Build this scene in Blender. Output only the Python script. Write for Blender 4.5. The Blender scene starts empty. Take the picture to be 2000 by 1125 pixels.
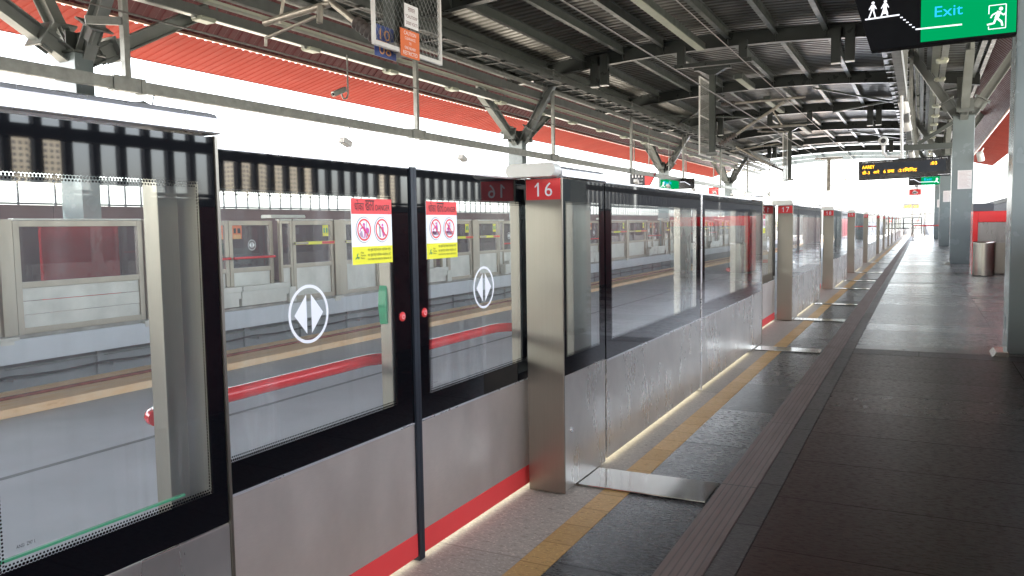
import bpy, bmesh, math, random
from mathutils import Vector, Matrix
random.seed(7)
S = bpy.context.scene
COL = S.collection
R = math.radians

# ---------------------------------------------------------------- materials
class NT:
    def __init__(s, name):
        s.m = bpy.data.materials.new(name); s.m.use_nodes = True
        s.t = s.m.node_tree; s.t.nodes.clear()
        s.out = s.n('ShaderNodeOutputMaterial')
    def n(s, typ, **kw):
        nd = s.t.nodes.new(typ)
        for k, v in kw.items():
            if k.startswith('i_'):
                nd.inputs[int(k[2:]) if k[2:].isdigit() else k[2:].replace('_', ' ')].default_value = v
            else: setattr(nd, k, v)
        return nd
    def l(s, a, b): s.t.links.new(a, b)
    def math(s, op, a, b=None, clamp=False):
        nd = s.n('ShaderNodeMath', operation=op, use_clamp=clamp)
        for i, v in enumerate((a, b)):
            if v is None: continue
            if isinstance(v, (int, float)): nd.inputs[i].default_value = v
            else: s.l(v, nd.inputs[i])
        return nd.outputs[0]
    def pos(s, scale=(1, 1, 1)):
        g = s.n('ShaderNodeNewGeometry'); mp = s.n('ShaderNodeMapping')
        mp.inputs['Scale'].default_value = scale
        s.l(g.outputs['Position'], mp.inputs['Vector']); return mp.outputs[0]
    def noise(s, scale, detail=4, stretch=(1, 1, 1), rough=.55):
        nz = s.n('ShaderNodeTexNoise'); nz.inputs['Scale'].default_value = scale
        nz.inputs['Detail'].default_value = detail; nz.inputs['Roughness'].default_value = rough
        s.l(s.pos(stretch), nz.inputs['Vector']); return nz.outputs['Fac']
    def ramp(s, fac, stops):
        r = s.n('ShaderNodeValToRGB'); e = r.color_ramp.elements
        while len(e) < len(stops): e.new(.5)
        for el, (p, c) in zip(e, stops):
            el.position = p; el.color = (c, c, c, 1) if isinstance(c, (int, float)) else (*c, 1)
        s.l(fac, r.inputs[0]); return r.outputs[0]
    def mix(s, fac, a, b, mode='MIX'):
        m = s.n('ShaderNodeMix', data_type='RGBA', blend_type=mode)
        for i, v in ((0, fac), (6, a), (7, b)):
            if isinstance(v, (int, float)): m.inputs[i].default_value = v
            elif isinstance(v, tuple): m.inputs[i].default_value = (*v, 1)
            else: s.l(v, m.inputs[i])
        return m.outputs[2]
    def bump(s, h, strength, dist=.01):
        b = s.n('ShaderNodeBump'); b.inputs['Strength'].default_value = strength
        b.inputs['Distance'].default_value = dist; s.l(h, b.inputs['Height']); return b.outputs[0]
    def pbr(s, color, rough=.5, metal=0., spec=.5, normal=None):
        p = s.n('ShaderNodeBsdfPrincipled')
        for k, v in (('Base Color', color), ('Roughness', rough), ('Metallic', metal), ('Specular IOR Level', spec)):
            if isinstance(v, (int, float)): p.inputs[k].default_value = v
            elif isinstance(v, tuple): p.inputs[k].default_value = (*v, 1)
            else: s.l(v, p.inputs[k])
        if normal is not None: s.l(normal, p.inputs['Normal'])
        return p
    def end(s, sh): s.l(sh if not hasattr(sh, 'outputs') else sh.outputs[0], s.out.inputs[0]); return s.m

def plain(name, c, rough=.5, metal=0., spec=.5, var=.18, scale=3., stretch=(1, 1, 1), bump=0., fine=None, rv=.08):
    t = NT(name)
    f = t.noise(scale, 5, stretch)
    lo = tuple(x * (1 - var) for x in c); hi = tuple(min(1, x * (1 + var)) for x in c)
    colr = t.ramp(f, ((.3, lo), (.7, hi)))
    rr = t.ramp(t.noise(scale * 2.3, 4, stretch), ((.3, max(.02, rough - rv)), (.7, min(1, rough + rv))))
    nm = t.bump(t.noise(fine or scale * 12, 3, stretch), bump) if bump else None
    return t.end(t.pbr(colr, rr, metal, spec, nm))

def steel(name, c, rough, grain, bump=.12, smudge=.12, metal=1.):
    t = NT(name)
    g = t.noise(60, 3, grain)
    big = t.noise(1.6, 5, (1, 1, .8), .65); med = t.noise(5, 5, (1, 1, .35))
    col = t.ramp(big, ((.3, tuple(x * (1 - smudge) for x in c)), (.7, c)))
    col = t.mix(t.ramp(g, ((.35, .0), (.65, .26))), col, tuple(x * .8 for x in c))
    rr = t.math('ADD', t.ramp(med, ((.3, rough - .07), (.72, rough + .09))), t.math('MULTIPLY', g, .08))
    return t.end(t.pbr(col, rr, metal, .5, t.bump(g, bump, .002)))

M = {}
M['door_steel'] = steel('brushed door steel', (.78, .70, .63), .40, (.03, .5, 5), smudge=.24, bump=.2, metal=.8)
M['steel'] = steel('satin stainless steel', (.82, .79, .73), .25, (3, 1.2, .4), bump=.0, smudge=.34, metal=.85)
M['post_steel'] = steel('brushed post steel', (.35, .322, .272), .34, (8, 8, .04), bump=.06)
M['far_steel'] = steel('dull stainless frame', (.42, .37, .30), .42, (3, 3, .3))
M['kiosk_steel'] = plain('dull kiosk steel', (.26, .25, .24), .32, .8, var=.1, stretch=(4, 4, .4))
M['bin_steel'] = plain('bin steel', (.52, .49, .43), .26, 1., var=.03, rv=.01)
M['mirror_steel'] = plain('polished cover plate', (.44, .44, .41), .14, 1., var=.04, scale=1.2, rv=.03)
M['far_sheet'] = plain('pale steel sheet', (.60, .58, .53), .4, .25, var=.15, scale=2.5)
M['alu'] = plain('bright anodised aluminium', (.8, .8, .8), .3, .75, var=.05)
M['cream'] = plain('cream painted cap', (.74, .73, .66), .35, var=.06)
M['rubber'] = plain('blue black rubber', (.014, .019, .027), .45, var=.2)
M['black'] = plain('black enamelled metal', (.006, .007, .009), .25)
M['sign_black'] = plain('matt black sign face', (.003, .0035, .005), .7, 0., .12)
M['red'] = plain('red vinyl', (.86, .06, .06), .45, var=.05)
M['red_paint'] = plain('red gloss paint', (.80, .022, .028), .2, var=.06)
M['green'] = plain('green plastic', (.03, .33, .15), .35, var=.08)
M['white'] = plain('white vinyl', (.95, .95, .95), .5, var=.02)
M['yellow'] = plain('yellow vinyl', (.93, .88, .03), .5, var=.03)
M['orange'] = plain('orange vinyl', (.85, .19, .05), .5, var=.03)
M['pink'] = plain('magenta print', (.75, .08, .38), .5, var=.02)
M['mauve'] = plain('mauve print', (.5, .36, .46), .5, var=.02)
M['print'] = plain('black print', (.02, .02, .02), .6, var=.1)
M['blue'] = plain('blue enamel', (.05, .09, .30), .4, var=.05)
M['amber'] = plain('amber lettering', (.8, .42, .16), .5, var=.03)
M['frame_paint'] = plain('grey green structural paint', (.072, .085, .077), .36, var=.16, scale=1.6)
M['arm_paint'] = plain('grey arm paint', (.20, .22, .21), .38, var=.16, scale=1.6)
M['beam_paint'] = plain('dark grey structural paint', (.030, .036, .034), .32, var=.16, scale=1.2)
M['pillar_paint'] = plain('blue grey pillar paint', (.19, .235, .24), .24, var=.08, scale=1.1)
M['galv'] = plain('galvanised steel', (.28, .295, .28), .42, .55, var=.18, scale=6)
M['tray'] = plain('grey cable tray', (.10, .112, .106), .45, .2, var=.15)
M['lamp_pale'] = plain('pale lamp reflector', (.40, .43, .34), .5, var=.05)
M['white_metal'] = plain('white coated metal', (.8, .8, .77), .35, var=.05)
M['aged_metal'] = plain('weathered steel tube', (.44, .41, .35), .42, .6, var=.2, scale=9)
M['insul'] = plain('grey brown insulator', (.12, .10, .09), .35, var=.2)
M['maroon'] = plain('maroon cladding', (.155, .022, .03), .4, var=.1, scale=1.)
M['maroon_gloss'] = plain('glossy maroon cladding', (.17, .026, .03), .3, var=.08)
M['far_parapet'] = plain('far parapet greyed by glass veil', (.20, .125, .13), .6, var=.12, scale=1.)  # maroon greyed in colour for the veil of the glass before it
M['fin'] = plain('dark grey fin', (.09, .10, .115), .5, var=.1)
M['roof'] = plain('galvanised roof sheet', (.12, .12, .108), .36, .6, var=.28, scale=.9, stretch=(.6, 2.5, 1))
M['red_sheet'] = plain('red roof sheet', (.235, .040, .030), .75, 0., .08, var=.07, scale=.8)
M['red_dark'] = plain('red sheet darkened for shade', (.075, .005, .008), .45, var=.1)  # red sheeting with the shade of the fascia put into its colour
M['trim'] = plain('pale trim', (.34, .19, .14), .45, var=.06)
M['concrete'] = plain('platform edge concrete', (.36, .35, .33), .7, var=.12, scale=2, bump=.2)
M['slab'] = plain('blue grey slab paint', (.54, .56, .60), .6, var=.07, scale=1.2, bump=.1)
M['wallgrey'] = plain('grey concrete wall', (.24, .245, .25), .75, var=.12, scale=1.4, bump=.2)
M['ledge'] = plain('stone ledge', (.30, .28, .25), .6, var=.3, scale=5)
M['cable'] = plain('black cable', (.02, .02, .02), .5)
M['ground'] = plain('dry ground', (.30, .27, .22), .9, var=.25, scale=.02)
M['tower'] = None
M['skin'] = plain('brown skin', (.20, .10, .065), .5, var=.05)
M['shirt'] = plain('yellow shirt', (.75, .62, .12), .8, var=.06)
M['cloth'] = plain('dark trousers', (.03, .03, .04), .85)
M['paper'] = plain('printed notice paper', (.80, .77, .75), .6, var=.05, scale=30)
M['notice_ink'] = plain('faded notice ink', (.55, .42, .41), .6)
M['hair'] = plain('black hair', (.012, .01, .01), .6)
M['copper'] = plain('contact wire', (.22, .21, .19), .4, .6)

def emis(name, c, s):
    t = NT(name); e = t.n('ShaderNodeEmission'); e.inputs[0].default_value = (*c, 1); e.inputs[1].default_value = s
    return t.end(e)
M['led'] = emis('amber display dots', (1., .42, .02), .5)
M['added_glow'] = emis('added warm floor glow', (1., .92, .70), .22)  # no real lamp: added to brighten the floor along the screen feet
M['sign_green'] = emis('backlit green', (.0, .36, .11), .105)
M['sign_cyan'] = emis('backlit cyan', (.02, .40, .85), .17)
M['sign_white'] = emis('backlit white', (.82, .84, .9), .165)

def schlick(t, f0, bump=None):
    lw = t.n('ShaderNodeLayerWeight'); lw.inputs['Blend'].default_value = .5
    if bump is not None: t.l(bump, lw.inputs['Normal'])
    return t.math('ADD', t.math('MULTIPLY', t.math('POWER', lw.outputs['Facing'], 5), 1 - f0), f0, True)

def clear_glass(name, tint, f0, dirt):
    t = NT(name)
    tr = t.n('ShaderNodeBsdfTransparent'); tr.inputs[0].default_value = (*tint, 1)
    gl = t.n('ShaderNodeBsdfGlossy'); gl.inputs['Roughness'].default_value = .012
    gl.inputs['Color'].default_value = (1, 1, 1, 1)
    df = t.n('ShaderNodeBsdfDiffuse'); df.inputs[0].default_value = (.75, .74, .72, 1)
    st = t.math('MULTIPLY', t.ramp(t.noise(20, 5, (1, 1, .05)), ((.50, 0.), (.70, 1.))), t.ramp(t.noise(1.7, 3), ((.4, .15), (.7, 1.))))
    dfac = t.math('ADD', t.math('MULTIPLY', st, dirt), dirt * .25)
    a = t.n('ShaderNodeMixShader'); t.l(dfac, a.inputs[0]); t.l(tr.outputs[0], a.inputs[1]); t.l(df.outputs[0], a.inputs[2])
    b = t.n('ShaderNodeMixShader'); t.l(schlick(t, f0), b.inputs[0]); t.l(a.outputs[0], b.inputs[1]); t.l(gl.outputs[0], b.inputs[2])
    return t, b
t, b = clear_glass('clear screen glass', (.95, .98, .97), .035, .15); M['glass'] = t.end(b)
t, b = clear_glass('far screen glass', (.62, .62, .66), .05, .10); M['far_glass'] = t.end(b)
t = NT('black printed glass'); M['frit'] = t.end(t.pbr((.004, .0045, .006), .025, 0., .62))
t, b = clear_glass('dotted printed glass', (.95, .98, .97), .035, .05)
uv = t.n('ShaderNodeUVMap'); sp = t.n('ShaderNodeSeparateXYZ'); t.l(uv.outputs[0], sp.inputs[0])
u = t.math('DIVIDE', sp.outputs[0], .0068); v = t.math('MULTIPLY', sp.outputs[1], 3.)
row = t.math('FLOOR', v)
uu = t.math('ADD', u, t.math('MULTIPLY', row, .5))
cx = t.math('SUBTRACT', t.math('FRACT', uu), .5); cy = t.math('SUBTRACT', t.math('FRACT', v), .5)
d = t.math('SQRT', t.math('ADD', t.math('MULTIPLY', cx, cx), t.math('MULTIPLY', cy, cy)))
rad = t.math('SUBTRACT', .62, t.math('MULTIPLY', sp.outputs[1], .36))
mk = t.math('LESS_THAN', d, rad)
bl = t.pbr((.004, .0045, .006), .03, 0., .6)
mx = t.n('ShaderNodeMixShader'); t.l(mk, mx.inputs[0]); t.l(b.outputs[0], mx.inputs[1]); t.l(bl.outputs[0], mx.inputs[2])
M['dots'] = t.end(mx)

def granite(name, c, c2, joint_y, joint_x, rough, off=(0, 0), jc=.35, speck=.5, flame=.25, fleck=.6, spec=.5):
    """stone tiles; joints laid out in metres on the floor"""
    t = NT(name)
    p = t.n('ShaderNodeNewGeometry'); s = t.n('ShaderNodeSeparateXYZ'); t.l(p.outputs['Position'], s.inputs[0])
    def joint(sock, pitch, o, wd):
        q = t.math('DIVIDE', t.math('ADD', sock, o), pitch)
        f = t.math('ABSOLUTE', t.math('SUBTRACT', t.math('FRACT', q), .5))
        return t.math('GREATER_THAN', f, .5 - wd / pitch), t.math('FLOOR', q)
    jy, fy = joint(s.outputs[1], joint_y, off[1] + 100 * joint_y, .0035)
    jx, fx = joint(s.outputs[0], joint_x, off[0] + 100 * joint_x, .003)
    j = t.math('MAXIMUM', jy, jx)
    cm = t.n('ShaderNodeCombineXYZ'); t.l(fx, cm.inputs[0]); t.l(fy, cm.inputs[1])
    wn = t.n('ShaderNodeTexWhiteNoise', noise_dimensions='2D'); t.l(cm.outputs[0], wn.inputs['Vector'])
    sp1 = t.noise(55, 4, (1, 1, 1), .7); sp2 = t.noise(6, 5); veins = t.noise(22, 4, (1.6, .8, 1), .65)
    col = t.mix(t.ramp(sp1, ((.35, 0.), (.62, 1.))), c2, c)
    col = t.mix(t.ramp(sp2, ((.3, 0.), (.75, speck))), col, tuple(x * .72 for x in c))
    pits = t.noise(38, 3, (.75, 1.9, 1), .6)
    col = t.mix(t.ramp(pits, ((.58, 0.), (.68, fleck))), col, tuple(x * .3 for x in c))
    col = t.mix(t.ramp(t.noise(85, 2, (.8, 1.3, 1), .7), ((.58, 0.), (.66, fleck * .7))), col, tuple(min(1, x * 2.1) for x in c))
    col = t.mix(t.ramp(veins, ((.60, 0.), (.72, fleck * .6))), col, tuple(x * .5 for x in c))
    col = t.mix(t.math('MULTIPLY', wn.outputs['Value'], .4), col, tuple(x * .5 for x in c))
    col = t.mix(j, col, tuple(x * jc for x in c))
    rr = t.math('ADD', t.ramp(t.noise(9, 4), ((.3, rough - .015), (.7, rough + .03))), t.math('MULTIPLY', wn.outputs['Value'], .06))
    rr = t.math('ADD', rr, t.math('MULTIPLY', t.ramp(pits, ((.46, 0.), (.66, 1.))), .22 * fleck))
    rr = t.math('MAXIMUM', rr, t.math('MULTIPLY', j, .7))
    nm = None if flame == 0 else t.bump(t.math('ADD', t.math('MULTIPLY', t.noise(55, 4, (.8, 1.7, 1)), 1.), t.math('MULTIPLY', j, -.5)), flame, .012)
    return t.end(t.pbr(col, rr, 0., spec, nm))
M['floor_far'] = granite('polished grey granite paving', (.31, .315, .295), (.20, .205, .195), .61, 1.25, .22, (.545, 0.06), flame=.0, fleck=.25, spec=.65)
M['floor_near'] = granite('brown flamed granite with reddish shade tint', (.078, .036, .027), (.036, .018, .014), .61, 1.25, .27, (.545, 0.06), jc=.4, fleck=.9, flame=.0, spec=.36)  # stone brown darkened and reddened for the shade and maroon reflection there
M['floor_edge'] = granite('dark flamed granite strip', (.085, .089, .09), (.034, .036, .038), .885, 5., .23, (0, .11), flame=.04, spec=.6)
M['floor_band'] = granite('narrow granite border', (.088, .074, .067), (.045, .038, .035), .55, 5., .34, (0, .1), flame=.2)
M['apron'] = granite('pale concrete apron', (.47, .425, .355), (.38, .345, .29), 1.05, 5., .55, (0, .62), jc=.6, speck=.3, flame=.15)
M['ochre'] = granite('ochre tile line', (.66, .40, .14), (.56, .34, .13), .2, 5., .42, (0, .094), jc=.6, speck=.4, flame=.08)

def tactile():
    t = NT('ribbed tactile paving')
    p = t.n('ShaderNodeNewGeometry'); s = t.n('ShaderNodeSeparateXYZ'); t.l(p.outputs['Position'], s.inputs[0])
    f = t.math('ABSOLUTE', t.math('SUBTRACT', t.math('FRACT', t.math('DIVIDE', t.math('ADD', s.outputs[0], .8), .0265)), .5))
    rib = t.ramp(f, ((.30, 1.), (.46, 0.)))
    jy = t.math('GREATER_THAN', t.math('ABSOLUTE', t.math('SUBTRACT', t.math('FRACT', t.math('DIVIDE', t.math('ADD', s.outputs[1], .18), 1.28)), .5)), .497)
    c = t.ramp(t.noise(4, 5, (3, .6, 1)), ((.3, (.18, .138, .115)), (.7, (.27, .21, .178))))
    c = t.mix(t.math('MULTIPLY', t.math('SUBTRACT', 1., rib), .55), c, (.07, .055, .05))
    c = t.mix(t.ramp(t.noise(3, 4), ((.62, 0.), (.72, .5))), c, (.12, .07, .055))
    c = t.mix(jy, c, (.03, .025, .025))
    return t.end(t.pbr(c, .55, 0., .45, t.bump(rib, .5, .004)))
M['tactile'] = tactile()

def rust():
    t = NT('rust stained plinth')
    n1 = t.noise(7, 6, (2.5, .35, 1), .7); n2 = t.noise(1.5, 4)
    c = t.ramp(n1, ((.20, (.50, .22, .10)), (.36, (.92, .58, .32)), (.72, (.97, .74, .50))))
    c = t.mix(t.ramp(n2, ((.5, 0.), (.85, .3))), c, (.7, .38, .2))
    return t.end(t.pbr(c, .8, 0., .3, t.bump(n1, .4)))
M['rust'] = rust()
M['rail'] = plain('rusty rail', (.22, .05, .03), .5, .3, var=.3, scale=5)

def tower_mat():
    t = NT('apartment tower facade')
    p = t.n('ShaderNodeNewGeometry'); s = t.n('ShaderNodeSeparateXYZ'); t.l(p.outputs['Position'], s.inputs[0])
    def cell(sock, pitch, wd):
        f = t.math('ABSOLUTE', t.math('SUBTRACT', t.math('FRACT', t.math('DIVIDE', sock, pitch)), .5))
        return t.math('LESS_THAN', f, wd)
    w = t.math('MULTIPLY', cell(s.outputs[2], 3.2, .26), cell(t.math('ADD', s.outputs[1], s.outputs[0]), 3.4, .27))
    c = t.mix(w, t.ramp(t.noise(.1, 3), ((.3, (.62, .55, .42)), (.7, (.72, .66, .54)))), (.12, .13, .15))
    return t.end(t.pbr(c, .7))
M['tower'] = tower_mat()

# ---------------------------------------------------------------- mesh helpers
TXT = {}
def text_geo(s):
    if s not in TXT:
        c = bpy.data.curves.new('lettering', 'FONT'); c.body = s; c.resolution_u = 3
        o = bpy.data.objects.new('lettering', c); COL.objects.link(o)
        me = bpy.data.meshes.new_from_object(o.evaluated_get(bpy.context.evaluated_depsgraph_get()))
        vs = [(v.co.x, v.co.y) for v in me.vertices]; fs = [tuple(p.vertices) for p in me.polygons]
        bpy.data.objects.remove(o); bpy.data.curves.remove(c); bpy.data.meshes.remove(me)
        TXT[s] = (vs, fs)
    return TXT[s]

class MB:
    def __init__(s): s.v = []; s.f = []; s.m = []; s.uv = {}; s.sm = set()
    def face(s, pts, m=0, uv=None):
        b = len(s.v); s.v += [tuple(p) for p in pts]; s.f.append(tuple(range(b, b + len(pts)))); s.m.append(m)
        if uv: s.uv[len(s.f) - 1] = uv
    def hexa(s, c, m=0):
        b = len(s.v); s.v += [tuple(p) for p in c]
        for q in ((0, 3, 2, 1), (4, 5, 6, 7), (0, 1, 5, 4), (1, 2, 6, 5), (2, 3, 7, 6), (3, 0, 4, 7)):
            s.f.append(tuple(b + i for i in q)); s.m.append(m)
        return s
    def box(s, x0, x1, y0, y1, z0, z1, m=0):
        x0, x1 = min(x0, x1), max(x0, x1); y0, y1 = min(y0, y1), max(y0, y1); z0, z1 = min(z0, z1), max(z0, z1)
        return s.hexa([(x0, y0, z0), (x1, y0, z0), (x1, y1, z0), (x0, y1, z0), (x0, y0, z1), (x1, y0, z1), (x1, y1, z1), (x0, y1, z1)], m)
    def beam(s, p, q, w, h, m=0, up=(0, 0, 1)):
        p, q = Vector(p), Vector(q); d = (q - p).normalized(); upv = Vector(up)
        if abs(d.dot(upv)) > .98: upv = Vector((0, 1, 0))
        a = d.cross(upv).normalized() * w / 2; b = a.cross(d).normalized() * h / 2
        return s.hexa([p - a - b, p + a - b, q + a - b, q - a - b, p - a + b, p + a + b, q + a + b, q - a + b], m)
    def ibeam(s, p, q, w, h, tf=.02, tw=.014, m=0, up=(0, 0, 1)):
        p, q = Vector(p), Vector(q); d = (q - p).normalized(); upv = Vector(up)
        if abs(d.dot(upv)) > .98: upv = Vector((0, 1, 0))
        a = d.cross(upv).normalized(); u = a.cross(d).normalized()
        for k in (-1, 1): s.beam(p + u * k * (h - tf) / 2, q + u * k * (h - tf) / 2, w, tf, m, up)
        return s.beam(p, q, tw, h - 2 * tf, m, up)
    def tube(s, pts, r, n=10, m=0, cap=True):
        pts = [Vector(p) for p in pts]; rs = r if isinstance(r, (list, tuple)) else [r] * len(pts)
        rings = []; ref = None
        for i, p in enumerate(pts):
            d = (pts[min(i + 1, len(pts) - 1)] - pts[max(i - 1, 0)]).normalized()
            if ref is None: ref = Vector((0, 0, 1)) if abs(d.z) < .9 else Vector((1, 0, 0))
            a = d.cross(ref).normalized(); b = a.cross(d); ref = b
            base = len(s.v)
            for k in range(n):
                t_ = 2 * math.pi * k / n
                s.v.append(tuple(p + (a * math.cos(t_) + b * math.sin(t_)) * rs[i]))
            rings.append(base)
        for i in range(len(rings) - 1):
            for k in range(n):
                s.f.append((rings[i] + k, rings[i] + (k + 1) % n, rings[i + 1] + (k + 1) % n, rings[i + 1] + k)); s.m.append(m)
                if n > 5: s.sm.add(len(s.f) - 1)
        if cap:
            for rg, st in ((rings[0], -1), (rings[-1], 1)):
                b_ = len(s.v); s.v += [s.v[rg + k] for k in range(n)]
                s.f.append(tuple(range(b_, b_ + n))[::st]); s.m.append(m)
        return s
    def cyl(s, c, r, z0, z1, n=24, m=0):
        return s.tube([(c[0], c[1], z0), (c[0], c[1], z1)], r, n, m)
    def prism(s, poly, ax, a, b, m=0):
        """poly of 2D points in the other two axes (in order), extruded along ax from a to b"""
        def P(u, v, w): return {'X': (w, u, v), 'Y': (u, w, v), 'Z': (u, v, w)}[ax]
        n = len(poly); base = len(s.v)
        s.v += [P(u, v, a) for u, v in poly] + [P(u, v, b) for u, v in poly]
        s.f.append(tuple(base + i for i in range(n))); s.m.append(m)
        s.f.append(tuple(base + n + i for i in range(n))[::-1]); s.m.append(m)
        for i in range(n):
            j = (i + 1) % n; s.f.append((base + i, base + n + i, base + n + j, base + j)); s.m.append(m)
        return s
    # flat artwork on a plane: P(u, v) -> 3D
    def text(s, P, txt, u, v, w, h, m=0):
        vs, fs = text_geo(txt)
        if not vs: return s
        x0 = min(a for a, _ in vs); x1 = max(a for a, _ in vs); y0 = min(b for _, b in vs); y1 = max(b for _, b in vs)
        b0 = len(s.v)
        s.v += [tuple(P(u + (a - x0) / (x1 - x0) * w, v + (b - y0) / (y1 - y0) * h)) for a, b in vs]
        for q in fs: s.f.append(tuple(b0 + i for i in q)); s.m.append(m)
        return s
    def poly(s, P, pts, m=0): s.face([P(*q) for q in pts], m); return s
    def stroke(s, P, p, q, w, m=0):
        dx, dy = q[0] - p[0], q[1] - p[1]; L = math.hypot(dx, dy); nx, ny = -dy / L * w / 2, dx / L * w / 2
        return s.poly(P, [(p[0] + nx, p[1] + ny), (p[0] - nx, p[1] - ny), (q[0] - nx, q[1] - ny), (q[0] + nx, q[1] + ny)][::-1], m)
    def disc(s, P, c, r, m=0, n=28):
        return s.poly(P, [(c[0] + r * math.cos(2 * math.pi * k / n), c[1] + r * math.sin(2 * math.pi * k / n)) for k in range(n)], m)
    def ring(s, P, c, r0, r1, m=0, n=48):
        for k in range(n):
            a, b = 2 * math.pi * k / n, 2 * math.pi * (k + 1) / n
            s.poly(P, [(c[0] + r0 * math.cos(a), c[1] + r0 * math.sin(a)), (c[0] + r1 * math.cos(a), c[1] + r1 * math.sin(a)),
                       (c[0] + r1 * math.cos(b), c[1] + r1 * math.sin(b)), (c[0] + r0 * math.cos(b), c[1] + r0 * math.sin(b))], m)
        return s
    def mesh(s, name, mats, bevel=0, fix=True):
        me = bpy.data.meshes.new(name); me.from_pydata(s.v, [], s.f)
        for mm in (mats if isinstance(mats, (list, tuple)) else [mats]): me.materials.append(M[mm] if isinstance(mm, str) else mm)
        me.polygons.foreach_set('material_index', s.m)
        for i in s.sm: me.polygons[i].use_smooth = True
        if s.uv:
            lay = me.uv_layers.new(name='UVMap')
            for i, uvs in s.uv.items():
                for li, q in zip(me.polygons[i].loop_indices, uvs): lay.data[li].uv = q
        if bevel:
            bm = bmesh.new(); bm.from_mesh(me)
            bmesh.ops.remove_doubles(bm, verts=bm.verts, dist=1e-5)
            bm.normal_update()
            es = [e for e in bm.edges if len(e.link_faces) == 2 and e.calc_face_angle(0) > .6]
            bmesh.ops.bevel(bm, geom=es, offset=bevel, segments=2, profile=.7, affect='EDGES', clamp_overlap=True)
            bm.to_mesh(me); bm.free()
        me.update(); return me
    def build(s, name, mats, parent=None, loc=(0, 0, 0), bevel=0):
        return obj(name, s.mesh(name, mats, bevel), parent, loc)

def obj(name, me, parent=None, loc=(0, 0, 0)):
    o = bpy.data.objects.new(name, me); COL.objects.link(o); o.location = loc
    if parent is not None: o.parent = parent
    return o
def tag(o, label=None, cat=None, group=None, kind=None):
    for k, v in (('label', label), ('category', cat), ('group', group), ('kind', kind)):
        if v: o[k] = v
    return o
def thing(name, loc, label, cat, group=None, rz=0):
    o = bpy.data.objects.new(name, None); COL.objects.link(o); o.location = loc; o.rotation_euler = (0, 0, rz)
    o.empty_display_size = .1
    return tag(o, label, cat, group)
def copy_tree(o, parent=None):
    c = o.copy(); COL.objects.link(c)
    if parent is not None: c.parent = parent
    for ch in list(o.children): copy_tree(ch, c)
    return c
def struct(name, mb, mats, bevel=0): return tag(mb.build(name, mats, bevel=bevel), kind='structure')
CACHE = {}
def cached(key, fn):
    if key not in CACHE: CACHE[key] = fn()
    return CACHE[key]
def numerals(mb, P, num, u, v, h, m=0):
    """pillar numbers with a plain stroke 1"""
    w = h * .60
    for k, ch in enumerate(num):
        a = u + k * h * .86
        if ch == '1':
            mb.poly(P, [(a + w * .42, v), (a + w * .66, v), (a + w * .66, v + h), (a + w * .48, v + h), (a + w * .08, v + h * .74), (a + w * .08, v + h * .62), (a + w * .42, v + h * .78)], m)
        else: mb.text(P, ch, a, v - h * .01, w, h * 1.02, m)
    return mb
def PX(x): return lambda u, v: (x, u, v)          # plane facing +X: u along +Y
def PY(y): return lambda u, v: (u, y, v)          # plane facing -Y: u along +X

# ---------------------------------------------------------------- setting: floors and tracks
Y0, Y1 = -60., 78.
def sheet(x0, x1, y0, y1, z, zb=-.3): return MB().box(x0, x1, y0, y1, zb, z)
struct('platform_slab', sheet(-1.70, 4.3, Y0, Y1, -.012, -.75), 'slab')
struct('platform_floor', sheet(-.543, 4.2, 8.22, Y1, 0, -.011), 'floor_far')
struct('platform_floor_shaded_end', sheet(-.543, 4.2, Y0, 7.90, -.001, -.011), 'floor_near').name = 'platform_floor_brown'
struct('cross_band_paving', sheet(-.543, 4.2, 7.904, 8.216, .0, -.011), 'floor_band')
struct('tactile_strip', sheet(-.80, -.645, Y0, Y1, .004, -.011), 'tactile')
struct('border_paving', sheet(-.642, -.546, Y0, Y1, 0, -.011), 'floor_band')
struct('dark_edge_paving', sheet(-1.146, -.803, Y0, Y1, -.001, -.011), 'floor_edge')
struct('ochre_tile_line', sheet(-1.268, -1.149, Y0, Y1, 0, -.011), 'ochre')
struct('edge_apron', sheet(-1.695, -1.271, Y0, Y1, -.002, -.011), 'apron')
struct('track_deck', MB().box(-9.95, -1.72, -64, 140, -1.2, -.72), 'slab')
struct('deck_joint', MB().box(-6.45, -6.39, -64, 140, -.719, -.716), 'wallgrey')
struct('track_plinth', MB().box(-9.47, -8.47, -64, 140, -.715, -.62), 'rust', .01)
tag(MB().box(-9.005, -8.955, -64, 140, -.62, -.585).build('running_rail', 'rail', bevel=.01), 'dark red running rail along the rust stained plinth of the far track', 'rail')
fp = MB().box(-14.6, -9.56, Y0, Y1, -.33, -.045)
struct('far_platform_slab', fp, 'slab', .004)
struct('far_platform_ledge', MB().box(-14.55, -9.59, Y0, Y1, -.043, 0), 'ledge')
struct('far_platform_wall', MB().box(-10.4, -9.96, Y0, Y1, -1.2, -.332), 'wallgrey')
struct('ground', MB().box(-900, 900, -900, 900, -12.5, -12), 'ground')
struct('viaduct_deck_base', MB().box(-14.6, 4.3, -66, 142, -2.6, -1.22), 'wallgrey')

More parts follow.
